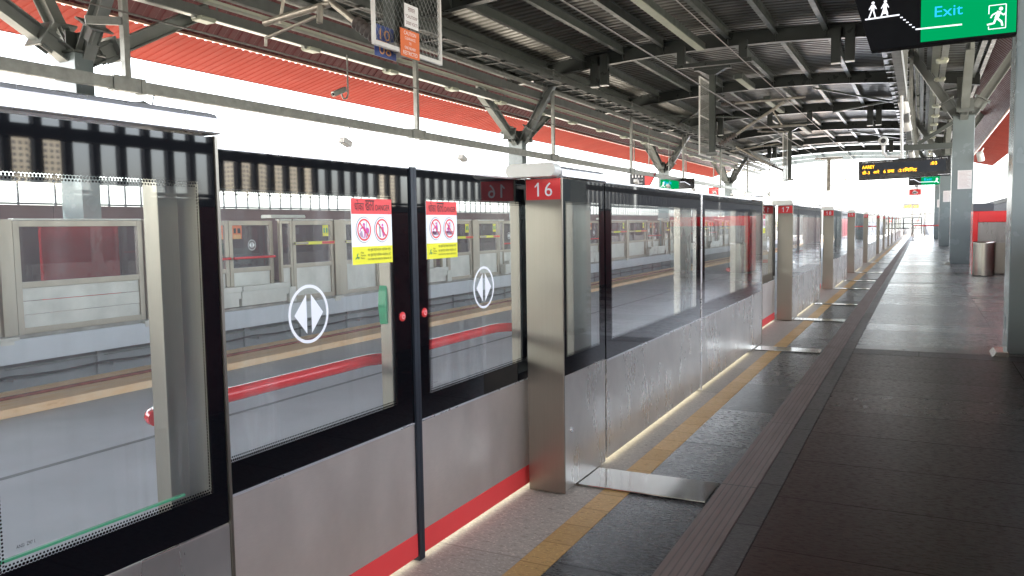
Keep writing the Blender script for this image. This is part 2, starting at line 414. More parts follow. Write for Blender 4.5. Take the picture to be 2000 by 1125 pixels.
# wall brackets and cable below the far platform edge
for k in range(26):
    y = 4.4 + k * 1.33
    b = MB().box(-9.958, -9.91, y - .05, y + .05, -.70, -.34).box(-9.91, -9.62, y - .03, y + .03, -.56, -.53)
    br = tag(b.build('cable_bracket', 'wallgrey', bevel=.004),
        'grey angle bracket on the wall below the far platform edge', 'bracket', 'cable brackets below the far platform edge')
for nm, zc, rr, mt_, lb in (('track_cable', -.515, .014, 'cable', 'black cable sagging along the brackets below the far platform edge'), ('conduit_pipe', -.44, .016, 'galv', 'pale stained conduit along the wall below the far platform edge')):
    pts = []
    for k in range(160):
        y = 2 + k * .25; ph = ((y - 4.4) / 1.33) % 1
        pts.append((-9.80 if mt_ == 'cable' else -9.93, y, zc - (.03 * math.sin(math.pi * ph) if mt_ == 'cable' else 0)))
    tag(MB().tube(pts, rr, 6).build(nm, mt_), lb, 'cable')

# ---------------------------------------------------------------- near platform screen doors
XF, XD = -1.40, -1.60
ZS, ZT = .525, 1.408          # steel/glass joint, top of glass
def pane(w, z0, z1, a, b, c, d, dw=.019, th=.012):
    """front plane x=0; black print, dotted edge, clear window a..b x c..d (outer edge of the dots)"""
    mb = MB()
    def rect(y0, y1, zz0, zz1): return [(y0, zz0), (y1, zz0), (y1, zz1), (y0, zz1)]
    o, r, i = rect(0, w, z0, z1), rect(a, b, c, d), rect(a + dw, b - dw, c + dw, d - dw)
    for k in range(4):
        j = (k + 1) % 4
        for x, rev in ((0, False), (-th, True)):
            q = [(x, *o[k]), (x, *o[j]), (x, *r[j]), (x, *r[k])]
            mb.face(q[::-1] if rev else q, 0)
        e = (lambda p: p[0]) if k in (0, 2) else (lambda p: p[1])
        q = [(0, *r[k]), (0, *r[j]), (0, *i[j]), (0, *i[k])]
        mb.face(q, 1, [(e(r[k]), 0), (e(r[j]), 0), (e(i[j]), 1), (e(i[k]), 1)])
        mb.face([(-th, *r[k]), (-th, *r[j]), (-th, *i[j]), (-th, *i[k])][::-1], 2)
        mb.face([(0, *o[k]), (-th, *o[k]), (-th, *o[j]), (0, *o[j])], 0)
    mb.face([(0, *p) for p in i], 2); mb.face([(-th, *p) for p in i][::-1], 2)
    return mb.mesh('glass_pane', ['frit', 'dots', 'glass'])

def screen(y0, y1, label, group='fixed glass screens', mark=None):
    w = y1 - y0
    t = thing('fixed_screen', (XF, y0, 0), label, 'glass screen', group)
    key = round(w, 3)
    obj('kick_panel', cached(('kp', key), lambda: MB().box(-.11, .0, .002, w - .002, .0225, ZS).mesh('kick_panel', 'steel', .003)), t)
    obj('sill_plinth', cached(('sp', key), lambda: MB().box(-.11, -.078, .002, w - .002, 0, .0222).mesh('sill_plinth', 'black')), t)
    obj('added_sill_glow', cached(('sl', key), lambda: MB().box(-.075, -.006, .004, w - .004, .0205, .0222).mesh('added_sill_glow', 'added_glow')), t)  # added glow facing the floor, hidden under the panel
    obj('glass_pane', cached(('gp', key), lambda: pane(w - .004, ZS + .003, ZT, .075, w - .085, .615, 1.314)), t, (0, .002, 0))
    obj('top_rail', cached(('tr', key), lambda: MB().box(-.05, .004, .002, w - .002, ZT + .001, ZT + .013).mesh('top_rail', 'alu', .003)), t)
    obj('trim_strip', cached(('ts', key), lambda: MB().box(-.001, .003, .004, w - .004, ZS - .006, ZS + .0025).mesh('trim_strip', 'alu')), t)
    if y0 > 0: obj('rear_post', cached('rp', lambda: MB().box(-.16, -.112, -.13, .16, .012, 1.40).mesh('rear_post', 'steel', .004)), t, (0, w, 0))
    if mark: mark(t)
    return t

CAPPROF = [(-.165, 0), (.006, 0), (.011, .004), (.004, .036), (-.003, .045), (-.02, .050), (-.15, .050), (-.165, .040)]
def housing(y0, y1, num, label, first=True, group='door housings'):
    """the box beside a door opening; first: its end plate faces the camera"""
    w = y1 - y0
    t = thing('door_housing', (XF, y0, 0), label, 'door pillar', group); key = (round(w, 3), first)
    yp = (0, .011) if first else (w - .009, w)
    obj('end_plate', cached(('ep', key), lambda: MB().box(-.175, .004, *yp, .004, 1.412).mesh('end_plate', 'post_steel', .005)), t)
    kp = obj('kick_panel', cached(('hk', key), lambda: MB().box(-.17, .0, yp[1] + .001 if first else .002, w - .002 if first else yp[0] - .001, .012, ZS + .008).mesh('kick_panel', 'steel', .003)), t)
    gy0 = .0115 if first else .002; gw = w - .0135
    obj('glass_pane', cached(('hg', key), lambda: pane(gw, ZS + .011, ZT, .028 if first else .045, gw - .045 if first else gw - .035, .612, 1.314)), t, (0, gy0, 0))
    cp = obj('header_cap', cached(('hc', key), lambda: MB().prism(CAPPROF, 'Y', .0 if first else .004, w if first else w + .004).mesh('header_cap', 'alu', .004)), t, (0, 0, 1.414))
    cm = cached(('ec', first), lambda: capend(first).mesh('end_cap', 'cream', .006))
    if first or y0 > 2: obj('end_cap', cm, cp, (0, -.075 if first else w + .006, 0))
    obj('rear_post', cached(('hp', key), lambda: MB().box(-.16, -.112, .40 if first else w - .072, w + .1 if first else w - .018, .012, 1.40).mesh('rear_post', 'post_steel', .004)), t)
    obj('keyhole', cached('key', lambda: MB().tube([(0, 0, 0), (.006, 0, 0)], .012, 16).mesh('keyhole', 'alu')), kp, (.0, .085 if first else w - .1, .278))
    if first:
        pl = obj('number_plate', cached('npl', lambda: MB().box(-.168, -.003, -.003, -.0005, 1.318, 1.409).mesh('number_plate', 'red')), t)
        if num:
            obj('numerals', cached(('num', num), lambda: numerals(MB(), PY(-.005), num, -.128, 1.333, .060).mesh('numerals', 'white')), pl)
    return t
def capend(first):
    # cream moulded end that overhangs the door side
    n = 10; pts = []
    for k in range(n + 1):
        a = math.pi / 2 + math.pi * k / n; pts.append((-.205 + .030 * math.cos(a), .030 + .030 * math.sin(a)))
    for k in range(n + 1):
        a = -math.pi / 2 + math.pi * k / n; pts.append((-.025 + .030 * math.cos(a), .030 + .030 * math.sin(a)))
    return MB().prism(pts, 'Y', 0, .072)

# ---- danger notice artwork, u along Y, v up, from the lower left corner; 0.215 x 0.211
NW, NH = .215, .211
def notice(left, x=.0022):
    P = PX(x); P1 = PX(x + .0006); P2 = PX(x + .0012); P3 = PX(x + .0018)
    base = MB().box(0, x - .0004, 0, NW, 0, NH, 0)
    art = MB()          # 0 red 1 yellow 2 white 3 print 4 pink 5 mauve 6 green
    art.poly(P, [(0, NH * .765), (NW, NH * .765), (NW, NH), (0, NH)], 0)
    art.poly(P, [(0, 0), (NW, 0), (NW, NH * .27), (0, NH * .27)], 1)
    art.text(P1, 'धोका', .017, NH * .815, .047, .034, 3); art.text(P1, 'खतरा', .072, NH * .815, .047, .034, 3)
    art.text(P1, 'DANGER', .126, NH * .822, .078, .0185, 3)
    for c, kind in ((.062, 'a' if left else 'c'), (.158, 'b' if left else 'd')):
        cv = NH * .525
        art.disc(P, (c, cv), .0415, 3, 40); art.disc(P1, (c, cv), .0403, 2, 40); art.ring(P2, (c, cv), .030, .0355, 0, 40)
        if kind == 'a':
            art.poly(P2, [(c - .026, cv - .012), (c - .012, cv - .002), (c - .004, cv - .027), (c - .018, cv - .022)], 5)
            art.poly(P2, [(c + .012, cv - .012), (c + .026, cv - .004), (c + .022, cv - .018), (c + .010, cv - .026)], 5)
            art.disc(P2, (c - .001, cv + .017), .0055, 4, 14); art.stroke(P2, (c - .003, cv + .012), (c + .004, cv - .004), .011, 4)
            art.stroke(P2, (c - .006, cv + .008), (c - .017, cv + .004), .005, 4); art.stroke(P2, (c - .017, cv + .005), (c - .023, cv - .006), .004, 4)
            art.disc(P2, (c + .016, cv - .002), .009, 4, 14); art.stroke(P2, (c + .002, cv - .006), (c - .001, cv - .027), .004, 4); art.stroke(P2, (c + .004, cv - .006), (c + .009, cv - .027), .004, 4)
            art.stroke(P2, (c + .012, cv + .004), (c + .012, cv + .027), .003, 5)
        elif kind == 'b':
            art.stroke(P2, (c - .012, cv - .024), (c - .012, cv + .018), .004, 3); art.disc(P2, (c + .002, cv + .015), .005, 4, 14)
            art.stroke(P2, (c + .003, cv + .009), (c + .004, cv - .008), .011, 4); art.stroke(P2, (c + .003, cv - .006), (c + .007, cv - .024), .006, 4); art.stroke(P2, (c + .008, cv - .006), (c + .014, cv - .020), .005, 4)
        else:
            k = -1 if kind == 'c' else 1
            art.poly(P2, [(c - .027, cv - .010), (c + .027, cv - .010), (c + .017, cv - .024), (c - .017, cv - .024)], 5)
            art.disc(P2, (c - .002 * k, cv + .019), .005, 4, 14); art.stroke(P2, (c - .002 * k, cv + .013), (c - .008 * k, cv - .006), .013, 4)
            art.stroke(P2, (c - .005, cv + .006), (c - .020, cv - .004), .005, 4); art.stroke(P2, (c - .008 * k, cv - .006), (c + .010 * k, cv - .022), .006, 4)
            art.poly(P2, [(c - .022, cv - .018), (c - .010, cv - .018), (c - .010, cv - .008), (c - .022, cv - .008)], 4)
            art.stroke(P2, (c + .010, cv - .004), (c + .010, cv + .026), .003, 5)
        art.stroke(P3, (c - .022, cv + .022), (c + .022, cv - .022), .0045, 0)
    g = (.025, NH * .115)
    for k in range(3):
        a = math.pi / 2 + k * 2 * math.pi / 3
        q = (g[0] + .008 * math.cos(a), g[1] + .008 * math.sin(a))
        art.stroke(P1, g, q, .004, 6); art.stroke(P1, (q[0] - .004, q[1] - .003), (q[0] + .004, q[1] + .003), .003, 6)
    for k, wd in enumerate(('Maha', 'Mumbai', 'Metro')): art.text(P1, wd, .042, NH * (.165 - .042 * k), .010 + .005 * (len(wd) - 3), .006, 3)
    art.text(P1, 'महा मुंबई मेट्रो संचलन महामंडळ मर्या.', .078, NH * .185, .127, .013, 3)
    art.text(P1, 'महा मुंबई मेट्रो ऑपरेशन कॉर्पोरेशन लि.', .078, NH * .105, .127, .013, 3)
    art.text(P1, 'MAHA MUMBAI METRO OPERATION CORPORATION LTD', .078, NH * .055, .127, .0065, 3)
    return base.mesh('warning_sticker', 'white'), art.mesh('sticker_print', ['red', 'yellow', 'white', 'print', 'pink', 'mauve', 'green'])

def symbol():
    P = PX(.002); mb = MB(); mb.ring(P, (0, 0), .077, .0865, 0, 56)
    for k in (-1, 1): mb.poly(P, [(k * .010, .058), (k * .010, -.058), (k * .062, 0)][::k], 0)
    return mb.mesh('slide_symbol', 'white')

LW = 1.0
def leaf(left):
    """a sliding leaf, local y from 0 to LW, front plane x = 0"""
    t = thing('sliding_door', (XD, 0, 0), '-', 'sliding door', 'platform screen door leaves')
    w = LW
    MB().box(-.035, 0, 0, w, .102, ZS - .02).build('kick_panel', 'door_steel', t, bevel=.002)
    MB().box(-.034, -.003, .004, w - .004, .0150, .0166).build('added_sill_glow', 'added_glow', t)  # added glow under the leaf, no lamp of the door
    MB().box(-.035, .0015, 0, w, .017, .1015).build('red_band', 'red', t, bevel=.001)
    a, b = (.09, w - .09) if left else (.062, w - .135)
    obj('glass_pane', pane(w, ZS - .017, ZT, a, b, .588, 1.318, .026), t)
    MB().box(-.03, .003, 0, w, ZT + .0005, ZT + .010).build('top_rail', 'alu', t, bevel=.002)
    MB().box(-.001, .003, .002, w - .002, ZS - .0215, ZS - .0155).build('trim_strip', 'alu', t)
    yb = (w + .001, w + .019) if left else (-.019, -.001)
    MB().box(-.04, .008, *yb, .0, ZT + .008).build('rubber_seal', 'rubber', t, bevel=.003)
    ys = (w - .105, w - .06) if left else (w - .15, w - .06)
    MB().box(-.06, -.0135, *ys, .53, 1.40).build('rear_stile', 'post_steel', t, bevel=.003)
    if left: MB().box(-.06, -.0135, .004, .125, .012, 1.40).build('rear_stile', 'post_steel', t, bevel=.003)
    c0, c1 = (-.10, w + .05) if left else (-.02, w - .03)
    pts = [(-.15, c0 + .16, .735), (-.15, c1 - .14, .735)]
    bend = [(-.15 + .11 * (1 - math.cos(x)), c1 - .14 + .11 * math.sin(x), .735) for x in (.3, .6, .9, 1.2, 1.5)]
    bend0 = [(-.15 + .05 * (1 - math.cos(x)), c0 + .16 - .05 * math.sin(x), .735) for x in (1.5, 1.2, .9, .6, .3)]
    bar = MB().tube(bend0 + pts + bend, .021, 14).build('push_bar', 'red_paint', t)
    bx, by = (w - .415, None) if left else (.485, None)
    obj('slide_symbol', cached('sym', symbol), t, (0, w - .535 if left else .485, .955))
    sy = w - .325 if left else .065
    base, art = notice(left)
    st = obj('warning_sticker', base, t, (0, sy, 1.088)); obj('sticker_print', art, st)
    bt = MB().tube([(0, 0, 0), (.003, 0, 0), (.006, 0, 0)], [.017, .017, .011], 20)
    bo = bt.build('push_button', 'red', t, (0, w - .060 if left else .040, .896))
    MB().ring(PX(.0066), (0, 0), .006, .0075, 0, 18).build('button_mark', 'white', bo)
    if left:
        h = MB(); pr = [(-.012, .09), (.012, .094), (.014, .06), (.014, -.092), (-.006, -.09), (-.024, -.06), (-.030, 0), (-.026, .05)]
        h.prism(pr, 'X', -.062, -.028)
        h.build('pull_handle', 'green', t, (0, w - .085, .94), bevel=.006)
    return t
leafL, leafR = leaf(True), leaf(False)

doors = [2.366, 9.22, 14.30, 19.39, 24.57, 31.6, 36.7, 41.8, 46.9, 53.9, 59.0, 64.1]
nums = ['16', '17', '18', '19', '20', '21', '22', '23', '24', '25', '26', '27']
ordn = lambda n: 'pillar %s' % n
for i, c in enumerate(doors):
    where = ('of the nearest doorway, before pillar 16' if i == 0 else 'of the doorway just before pillar %s' % nums[i])
    for side, proto in (('left', leafL), ('right', leafR)):
        o = proto if i == 0 else copy_tree(proto)
        o.location = (XD, c - .019 - LW if side == 'left' else c + .019, 0)
        det = 'with a green handle' if side == 'left' else 'next to its numbered pillar'
        tag(o, 'glass sliding leaf with red foot band %s, %s %s' % (det, 'left half' if side == 'left' else 'right half', where))
def section(a, b, num, cuts, nxt, end_w=.61):
    """fixed part between the doorway ending at a and the next doorway starting at b"""
    housing(a, a + .53, num, 'stainless pillar with red plate numbered %s and a cream cap' % num)
    ys = [a + .545] + cuts + [b - end_w]
    nm = ['wide', 'second wide', 'third wide', 'last wide']
    for k in range(len(ys) - 1):
        screen(ys[k] + (.03 if k else 0), ys[k + 1], 'steel and glass screen, %s one beyond pillar %s' % (['first', 'second', 'third', 'fourth'][k], num))
        if k:
            tag(MB().box(-.06, .005, 0, .026, .004, 1.42).build('screen_mullion', 'alu', None, (XF, ys[k] + .002, 0), .003),
                'slim bright mullion between the first and second screens beyond pillar %s' % num, 'mullion', 'screen mullions')
    if nxt: housing(b - end_w, b, None, 'steel and glass door housing on the near side of the doorway before pillar %s' % nxt, False)
section(3.22, 8.19, '16', [5.70], '17')
housing(.73, 1.306, None, 'steel and glass door housing with thick bright cap at the near end of the screens', False)
screen(-1.25, .728, 'fixed glass screen at the very near end, before the first door housing')
for i in range(1, len(doors)):
    a = doors[i] + 1.03
    b = doors[i + 1] - 1.03 if i + 1 < len(doors) else 76.2
    L = b - a - .545 - .61
    cuts = [a + .545 + L * k / 2 for k in (1,)] if L > 2.4 else []
    if i + 1 == len(doors): cuts = [a + .545 + (b - a - .545) / 4 * k for k in (1, 2, 3)]
    section(a, b, nums[i], cuts, nums[i + 1] if i + 1 < len(doors) else None, .61 if i + 1 < len(doors) else .0)
# printing on the first panes
g1 = [o for o in bpy.data.objects if o.name.startswith('door_housing') and abs(o.location.y - .73) < .01][0]
MB().text(PX(.002), 'ANSI  Z97 1', .085, .652, .033, .0065).build('glass_marking', 'print', g1)
MB().box(-.022, -.015, .06, .46, .628, .633).build('green_reflection_line', 'green', g1)  # thin green strip standing in for a reflection along the pane foot
for o in (leafR, ):
    MB().text(PX(.002), 'ANSI  Z97 1', .09, .628, .028, .005).build('glass_marking', 'print', o)

# polished covers in the floor beside the screens
for i, (ya, yb, xa, xb) in enumerate(((3.365, 3.645, -1.398, -.806), (7.75, 7.99, -1.392, -.806), (10.31, 10.56, -1.39, -.806), (12.42, 12.60, -1.39, -.806), (15.40, 15.62, -1.39, -.806), (17.55, 17.72, -1.39, -.806), (20.5, 20.7, -1.39, -.806), (25.68, 25.9, -1.39, -.806))):
    lbl = ['beside the foot of pillar 16', 'before the doorway of pillar 17', 'beside the foot of pillar 17', 'between pillar 17 and the next doorway', 'beside the foot of pillar 18', 'between pillar 18 and the next doorway', 'beside the foot of pillar 19', 'beside the foot of pillar 20'][i]
    tag(MB().box(xa, xb, ya, yb, .0015, .010).build('floor_cover_plate', 'mirror_steel', bevel=.003), 'polished steel cover plate in the floor ' + lbl, 'floor plate', 'polished floor cover plates')

# ---------------------------------------------------------------- far platform screens, seen from the track side
XB = -9.6
def frame_mb(w, z0, z1, zm, t_=.07, dp=.06):
    mb = MB()
    mb.box(-dp, 0, 0, t_, z0, z1).box(-dp, 0, w - t_, w, z0, z1)
    mb.box(-dp, -.002, t_ + .001, w - t_ - .001, z1 - t_, z1 - .001).box(-dp, -.002, t_ + .001, w - t_ - .001, zm - t_ * .6, zm + t_ * .4)
    mb.box(-dp, -.002, t_ + .001, w - t_ - .001, z0 + .001, z0 + t_)
    return mb
def far_screen(y0, y1, kind, label):
    w = y1 - y0; t = thing('far_screen', (XB, y0, 0), label, 'glass screen', 'fixed screens of the far platform')
    key = (round(w, 2), kind); zm = .60
    obj('frame', cached(('ff',) + key, lambda: frame_mb(w, .0, 1.37, zm, .075 if w > .6 else .05).mesh('frame', 'far_steel', .004)), t)
    obj('glass_pane', cached(('fg',) + key, lambda: MB().box(-.035, -.025, .04, w - .04, zm, 1.33).mesh('glass_pane', 'far_glass')), t)
    def low():
        mb = MB()
        if kind == 'slat':
            for k in range(3): mb.box(-.045, -.028 + .006 * (k == 1), .06, w - .06, .07 + k * .165, .07 + k * .165 + .158)
        else: mb.box(-.045, -.028, .04, w - .04, .06, .57)
        return mb.mesh('lower_panel', 'far_sheet', .003)
    obj('lower_panel', cached(('fl',) + key, low), t)
    if kind == 'exit':
        b = obj('push_bar', cached(('fb',) + key, lambda: MB().box(.002, .05, .02, w * .32, .955, 1.0, 2).box(.002, .055, w * .32 + .001, w * .64, .95, 1.005, 0).box(.002, .055, w * .64 + .001, w - .03, .95, 1.005, 1).mesh('push_bar', ['yellow', 'red', 'far_steel'], .004)), t)
        obj('exit_sticker', cached('fst', lambda: MB().box(-.024, -.021, 0, .15, 0, .20, 0).box(-.0205, -.019, .02, .06, .06, .15, 1).box(-.0205, -.019, .09, .13, .06, .15, 1).mesh('exit_sticker', ['yellow', 'green'])), t, (0, w - .26, 1.09))
    obj('top_cover', cached(('fc',) + key, lambda: MB().box(-.10, .01, .01, w - .01, 1.372, 1.395).mesh('top_cover', 'far_sheet', .004)), t)
    return t
def far_post(y, w, label):
    t = thing('far_post', (XB, y, 0), label, 'post', 'steel posts of the far screens')
    obj('post', cached(('po', w), lambda: MB().box(-.10, .03, .003, w - .003, 0, 1.385).mesh('post', 'far_steel', .006)), t)
    obj('bracket', cached('pb', lambda: MB().box(.0, .09, -.10, .14, -.05, -.012).box(.0, .05, -.06, .10, -.10, -.052).mesh('bracket', 'far_sheet', .005)), t)
    return t
def far_leaf(left):
    w = .96; t = thing('far_sliding_door', (XB - .11, 0, 0), '-', 'sliding door', 'sliding leaves of the far platform')
    frame_mb(w, .02, 1.37, .585, .075).build('frame', 'far_steel', t, bevel=.004)
    MB().box(-.035, -.025, .05, w - .05, .60, 1.32).build('glass_pane', 'far_glass', t)
    MB().box(-.045, -.028, .05, w - .05, .06, .55).build('kick_panel', 'far_sheet', t, bevel=.003)
    MB().tube([(.06, .03, .775), (.06, w - .03, .775)], .02, 8).build('push_bar', 'red_paint', t)
    sy = w - .29 if left else .09
    st = MB().box(-.0245, -.021, 0, .2, 0, .24, 0).box(-.0205, -.019, .02, .18, .0, .07, 1).box(-.0205, -.019, .03, .08, .09, .17, 2).box(-.0205, -.019, .11, .17, .09, .17, 2).build('warning_sticker', ['orange', 'amber', 'print'], t, (0, sy, 1.08))
    obj('slide_symbol', cached('sym', symbol), t, (-.022, w - .50 if left else .50, .975))
    MB().box(-.08, -.04, -.02, .02, -.09, .09).build('pull_handle', 'green', t, (0, w - .08 if left else .08, .93), .01)
    return t
fL, fR = far_leaf(True), far_leaf(False)
for i, c in enumerate(doors[1:11]):
    for side, p in (('left', fL), ('right', fR)):
        o = p if i == 0 else copy_tree(p)
        o.location = (XB - .11, c - .965 if side == 'left' else c + .005, 0)
        tag(o, 'framed sliding leaf with red bar across the tracks, %s half of the doorway facing pillar %s' % (side, nums[i + 1]))
    # drive boxes, two tiers, in front of the lower part of the leaves
    for k in (-1, 1):
        d = thing('door_drive_box', (XB, c + (k * .53 if k > 0 else -.53), 0), 'two tier steel drive box below the %s leaf of the far doorway facing pillar %s' % ('left' if k < 0 else 'right', nums[i + 1]), 'drive box', 'door drive boxes of the far platform')
        obj('lid', cached('dl', lambda: MB().prism([(-.02, .255), (.02, .335), (.15, .335), (.15, .255)], 'Y', -.52, .52).mesh('lid', 'far_sheet', .006)), d)
        obj('body', cached('db', lambda: MB().box(-.02, .12, -.52, .52, .145, .252).box(-.02, .09, -.50, .50, .02, .143).mesh('body', 'far_sheet', .006)), d)
        obj('end_box', cached(('de', k), lambda: MB().box(-.02, .13, .525 if k > 0 else -.69, .69 if k > 0 else -.525, .0, .25).mesh('end_box', 'far_sheet', .008)), d)
    far_screen(c + 1.02, c + 1.31, 'plain', 'narrow glazed panel beyond the far doorway facing pillar %s' % nums[i + 1])
    tag(MB().prism([(-.14, 0), (.09, 0), (.10, .02), (.08, .055), (-.12, .055), (-.14, .04)], 'Y', 0, .81).build('housing_cap', 'cream', None, (XB, c + .74, 1.41), .006),
        'cream housing cap over the far screens beyond the doorway facing pillar %s' % nums[i + 1], 'cap', 'cream caps of the far screens')
    a, b = c + 1.32, (doors[i + 2] - 1.33)
    mid = (a + b) / 2
    if i != 4 and i != 8:
        far_screen(a, mid - .15, 'exit', 'emergency screen with yellow and red push bar, first beyond the far doorway facing pillar %s' % nums[i + 1])
        far_post(mid - .145, .29, 'broad steel post between emergency screens beyond the far doorway facing pillar %s' % nums[i + 1])
        far_screen(mid + .15, b, 'exit', 'emergency screen with yellow and red push bar, second beyond the far doorway facing pillar %s' % nums[i + 1])
    else:
        n = 3; w3 = (b - a) / n
        for k in range(n):
            far_screen(a + k * w3 + .01, a + (k + 1) * w3 - .13, ('exit', 'slat', 'exit')[k], '%s wide screen across the car gap beyond the far doorway facing pillar %s' % (['first', 'second', 'third'][k], nums[i + 1]))
            far_post(a + (k + 1) * w3 - .125, .13, '%s steel post across the car gap beyond the far doorway facing pillar %s' % (['first', 'second', 'third'][k], nums[i + 1]))
    far_screen(b + .02, b + .30, 'plain', 'narrow glazed panel before the far doorway facing pillar %s' % nums[min(i + 2, 11)])
# near end of the far screens
far_screen(3.9, 5.58, 'slat', 'far screen with slatted lower panel, cut off by the left edge of the view')
far_post(5.60, .17, 'steel post at the left edge of the far screens')
far_screen(5.79, 7.56, 'slat', 'far wide screen with three pale slats below a maroon tinted window')
far_post(7.57, .26, 'steel post right of the slatted far screen')
far_screen(7.84, 8.21, 'plain', 'narrow glazed panel right of the slatted far screen')

# things standing on the far platform
hb = thing('hoarding', (-11.2, 7.75, 0), 'red hoarding board standing behind the slatted far screen', 'hoarding')
MB().box(-.03, .03, -.62, .62, .25, 1.36).build('board', 'maroon' if False else 'red_paint', hb, bevel=.01)
MB().box(-.03, .03, -.60, -.55, 0, .249).box(-.03, .03, .55, .60, 0, .249).build('feet', 'galv', hb)
bn = thing('platform_bench', (-12.6, 11.9, 0), 'steel bench on the far platform with a seated person', 'bench')
MB().box(-.22, .22, -.9, .9, .41, .45).build('seat', 'galv', bn, bevel=.01)
MB().box(-.27, -.23, -.9, .9, .50, .85).build('backrest', 'galv', bn, bevel=.01)
for yy in (-.7, .7): MB().box(-.2, .2, yy - .03, yy + .03, 0, .409).build('leg', 'galv', bn)

def person():
    J = {'pelvis': (0, 0, .53, .135), 'waist': (.0, 0, .72, .125), 'chest': (.01, 0, .93, .145), 'neck': (.03, 0, 1.08, .055), 'head0': (.05, 0, 1.17, .075), 'head1': (.06, 0, 1.27, .085)}
    E = [('pelvis', 'waist'), ('waist', 'chest'), ('chest', 'neck'), ('neck', 'head0'), ('head0', 'head1')]
    for k, s_ in (('l', -1), ('r', 1)):
        J['hip' + k] = (.06, s_ * .11, .53, .085); J['knee' + k] = (.48, s_ * .13, .52, .06); J['ank' + k] = (.46, s_ * .13, .09, .042); J['toe' + k] = (.62, s_ * .14, .045, .035)
        J['sh' + k] = (.01, s_ * .19, .99, .06); J['el' + k] = (.08, s_ * .25, .74, .045); J['wr' + k] = (.30, s_ * .16, .66, .03); J['ha' + k] = (.38, s_ * .13, .64, .034)
        E += [('pelvis', 'hip' + k), ('hip' + k, 'knee' + k), ('knee' + k, 'ank' + k), ('ank' + k, 'toe' + k), ('chest', 'sh' + k), ('sh' + k, 'el' + k), ('el' + k, 'wr' + k), ('wr' + k, 'ha' + k)]
    ks = list(J); me = bpy.data.meshes.new('body')
    me.from_pydata([J[k][:3] for k in ks], [(ks.index(a), ks.index(b)) for a, b in E], [])
    o = bpy.data.objects.new('body', me); COL.objects.link(o)
    sk = o.modifiers.new('s', 'SKIN'); sub = o.modifiers.new('u', 'SUBSURF'); sub.levels = 2; sub.render_levels = 2
    for i, k in enumerate(ks):
        sv = me.skin_vertices[0].data[i]; r = J[k][3]; sv.radius = (r, r); sv.use_root = (k == 'pelvis')
    m2 = bpy.data.meshes.new_from_object(o.evaluated_get(bpy.context.evaluated_depsgraph_get()))
    bpy.data.objects.remove(o)
    m2.materials.clear()
    for k in ('skin', 'shirt', 'cloth', 'hair'): m2.materials.append(M[k])
    for p in m2.polygons:
        x, y, z = p.center; p.use_smooth = True
        p.material_index = 0
        if z > 1.22 or (z > 1.12 and x < .03): p.material_index = 3
        elif .62 < z < 1.05 and x < .16: p.material_index = 1
        elif z <= .64 and z > .1 and not (x > .27 and z > .60): p.material_index = 2
        elif z <= .1: p.material_index = 3
    return m2
pr = obj('person', person(), None, (-12.62, 11.7, -.03))
tag(pr, 'person in yellow shirt and dark trousers seated on the far platform bench', 'person')

# ---------------------------------------------------------------- boundary parapets with louvre fins, both sides
def louvre_bay(side, y0, y1, label):
    x = 3.0 if side > 0 else -14.0
    h = 1.50 if side > 0 else 1.72; top = h + .58
    t = thing('louvre_fence', (x, y0, 0), label, 'louvre fence', 'louvre fences along the platform backs'); L = y1 - y0
    key = (side, round(L, 2)); k_ = side
    obj('parapet', cached(('lp',) + key, lambda: MB().box(0, .14 * k_, 0, L - .01, 0, h).mesh('parapet', 'maroon' if side > 0 else 'far_parapet', .006)), t)
    def fins():
        mb = MB(); n = int(L / .235)
        if k_ < 0:
            for q in range(int(L / .36)): mb.box(-.03, -.06, q * .36 + .06, q * .36 + .09, h + .001, top)
            return mb.mesh('fins', 'fin')
        for q in range(n): mb.box(.03 * k_, .085 * k_, q * .235 + .06, q * .235 + .125, h + .001, top)
        return mb.mesh('fins', 'fin')
    obj('fins', cached(('lf',) + key, fins), t)
    obj('rail', cached(('lr',) + key, lambda: MB().box(-.05 * k_, .015 * k_, 0, L - .01, h + .40, h + .50).box(-.03 * k_, .015 * k_, 0, L - .01, h + .01, h + .04).mesh('rail', 'fin', .006)), t)
    return t
for k in range(10):
    b = .6 + k * 8.6; a = b - 8.6 if k else -58.
    louvre_bay(1, a, b, 'maroon parapet with dark vertical fins behind the near platform, bay %s from the near end' % ['one', 'two', 'three', 'four', 'five', 'six', 'seven', 'eight', 'nine', 'ten'][k])
    louvre_bay(-1, a, b, 'maroon parapet with dark vertical fins behind the far platform, bay %s from the near end' % ['one', 'two', 'three', 'four', 'five', 'six', 'seven', 'eight', 'nine', 'ten'][k])

st = thing('stair_parapet', (1.32, -1., 0), 'maroon stair parapet on the near platform, mirrored in the nearest dark glass', 'parapet')
MB().box(0, .06, -11, 8.9, 0, 1.36).box(.061, 1.5, 8.84, 8.9, 0, 1.36).build('cladding', 'maroon_gloss', st, bevel=.005)
MB().box(-.02, .08, -11, 8.92, 1.361, 1.41).build('coping', 'fin', st, bevel=.005)
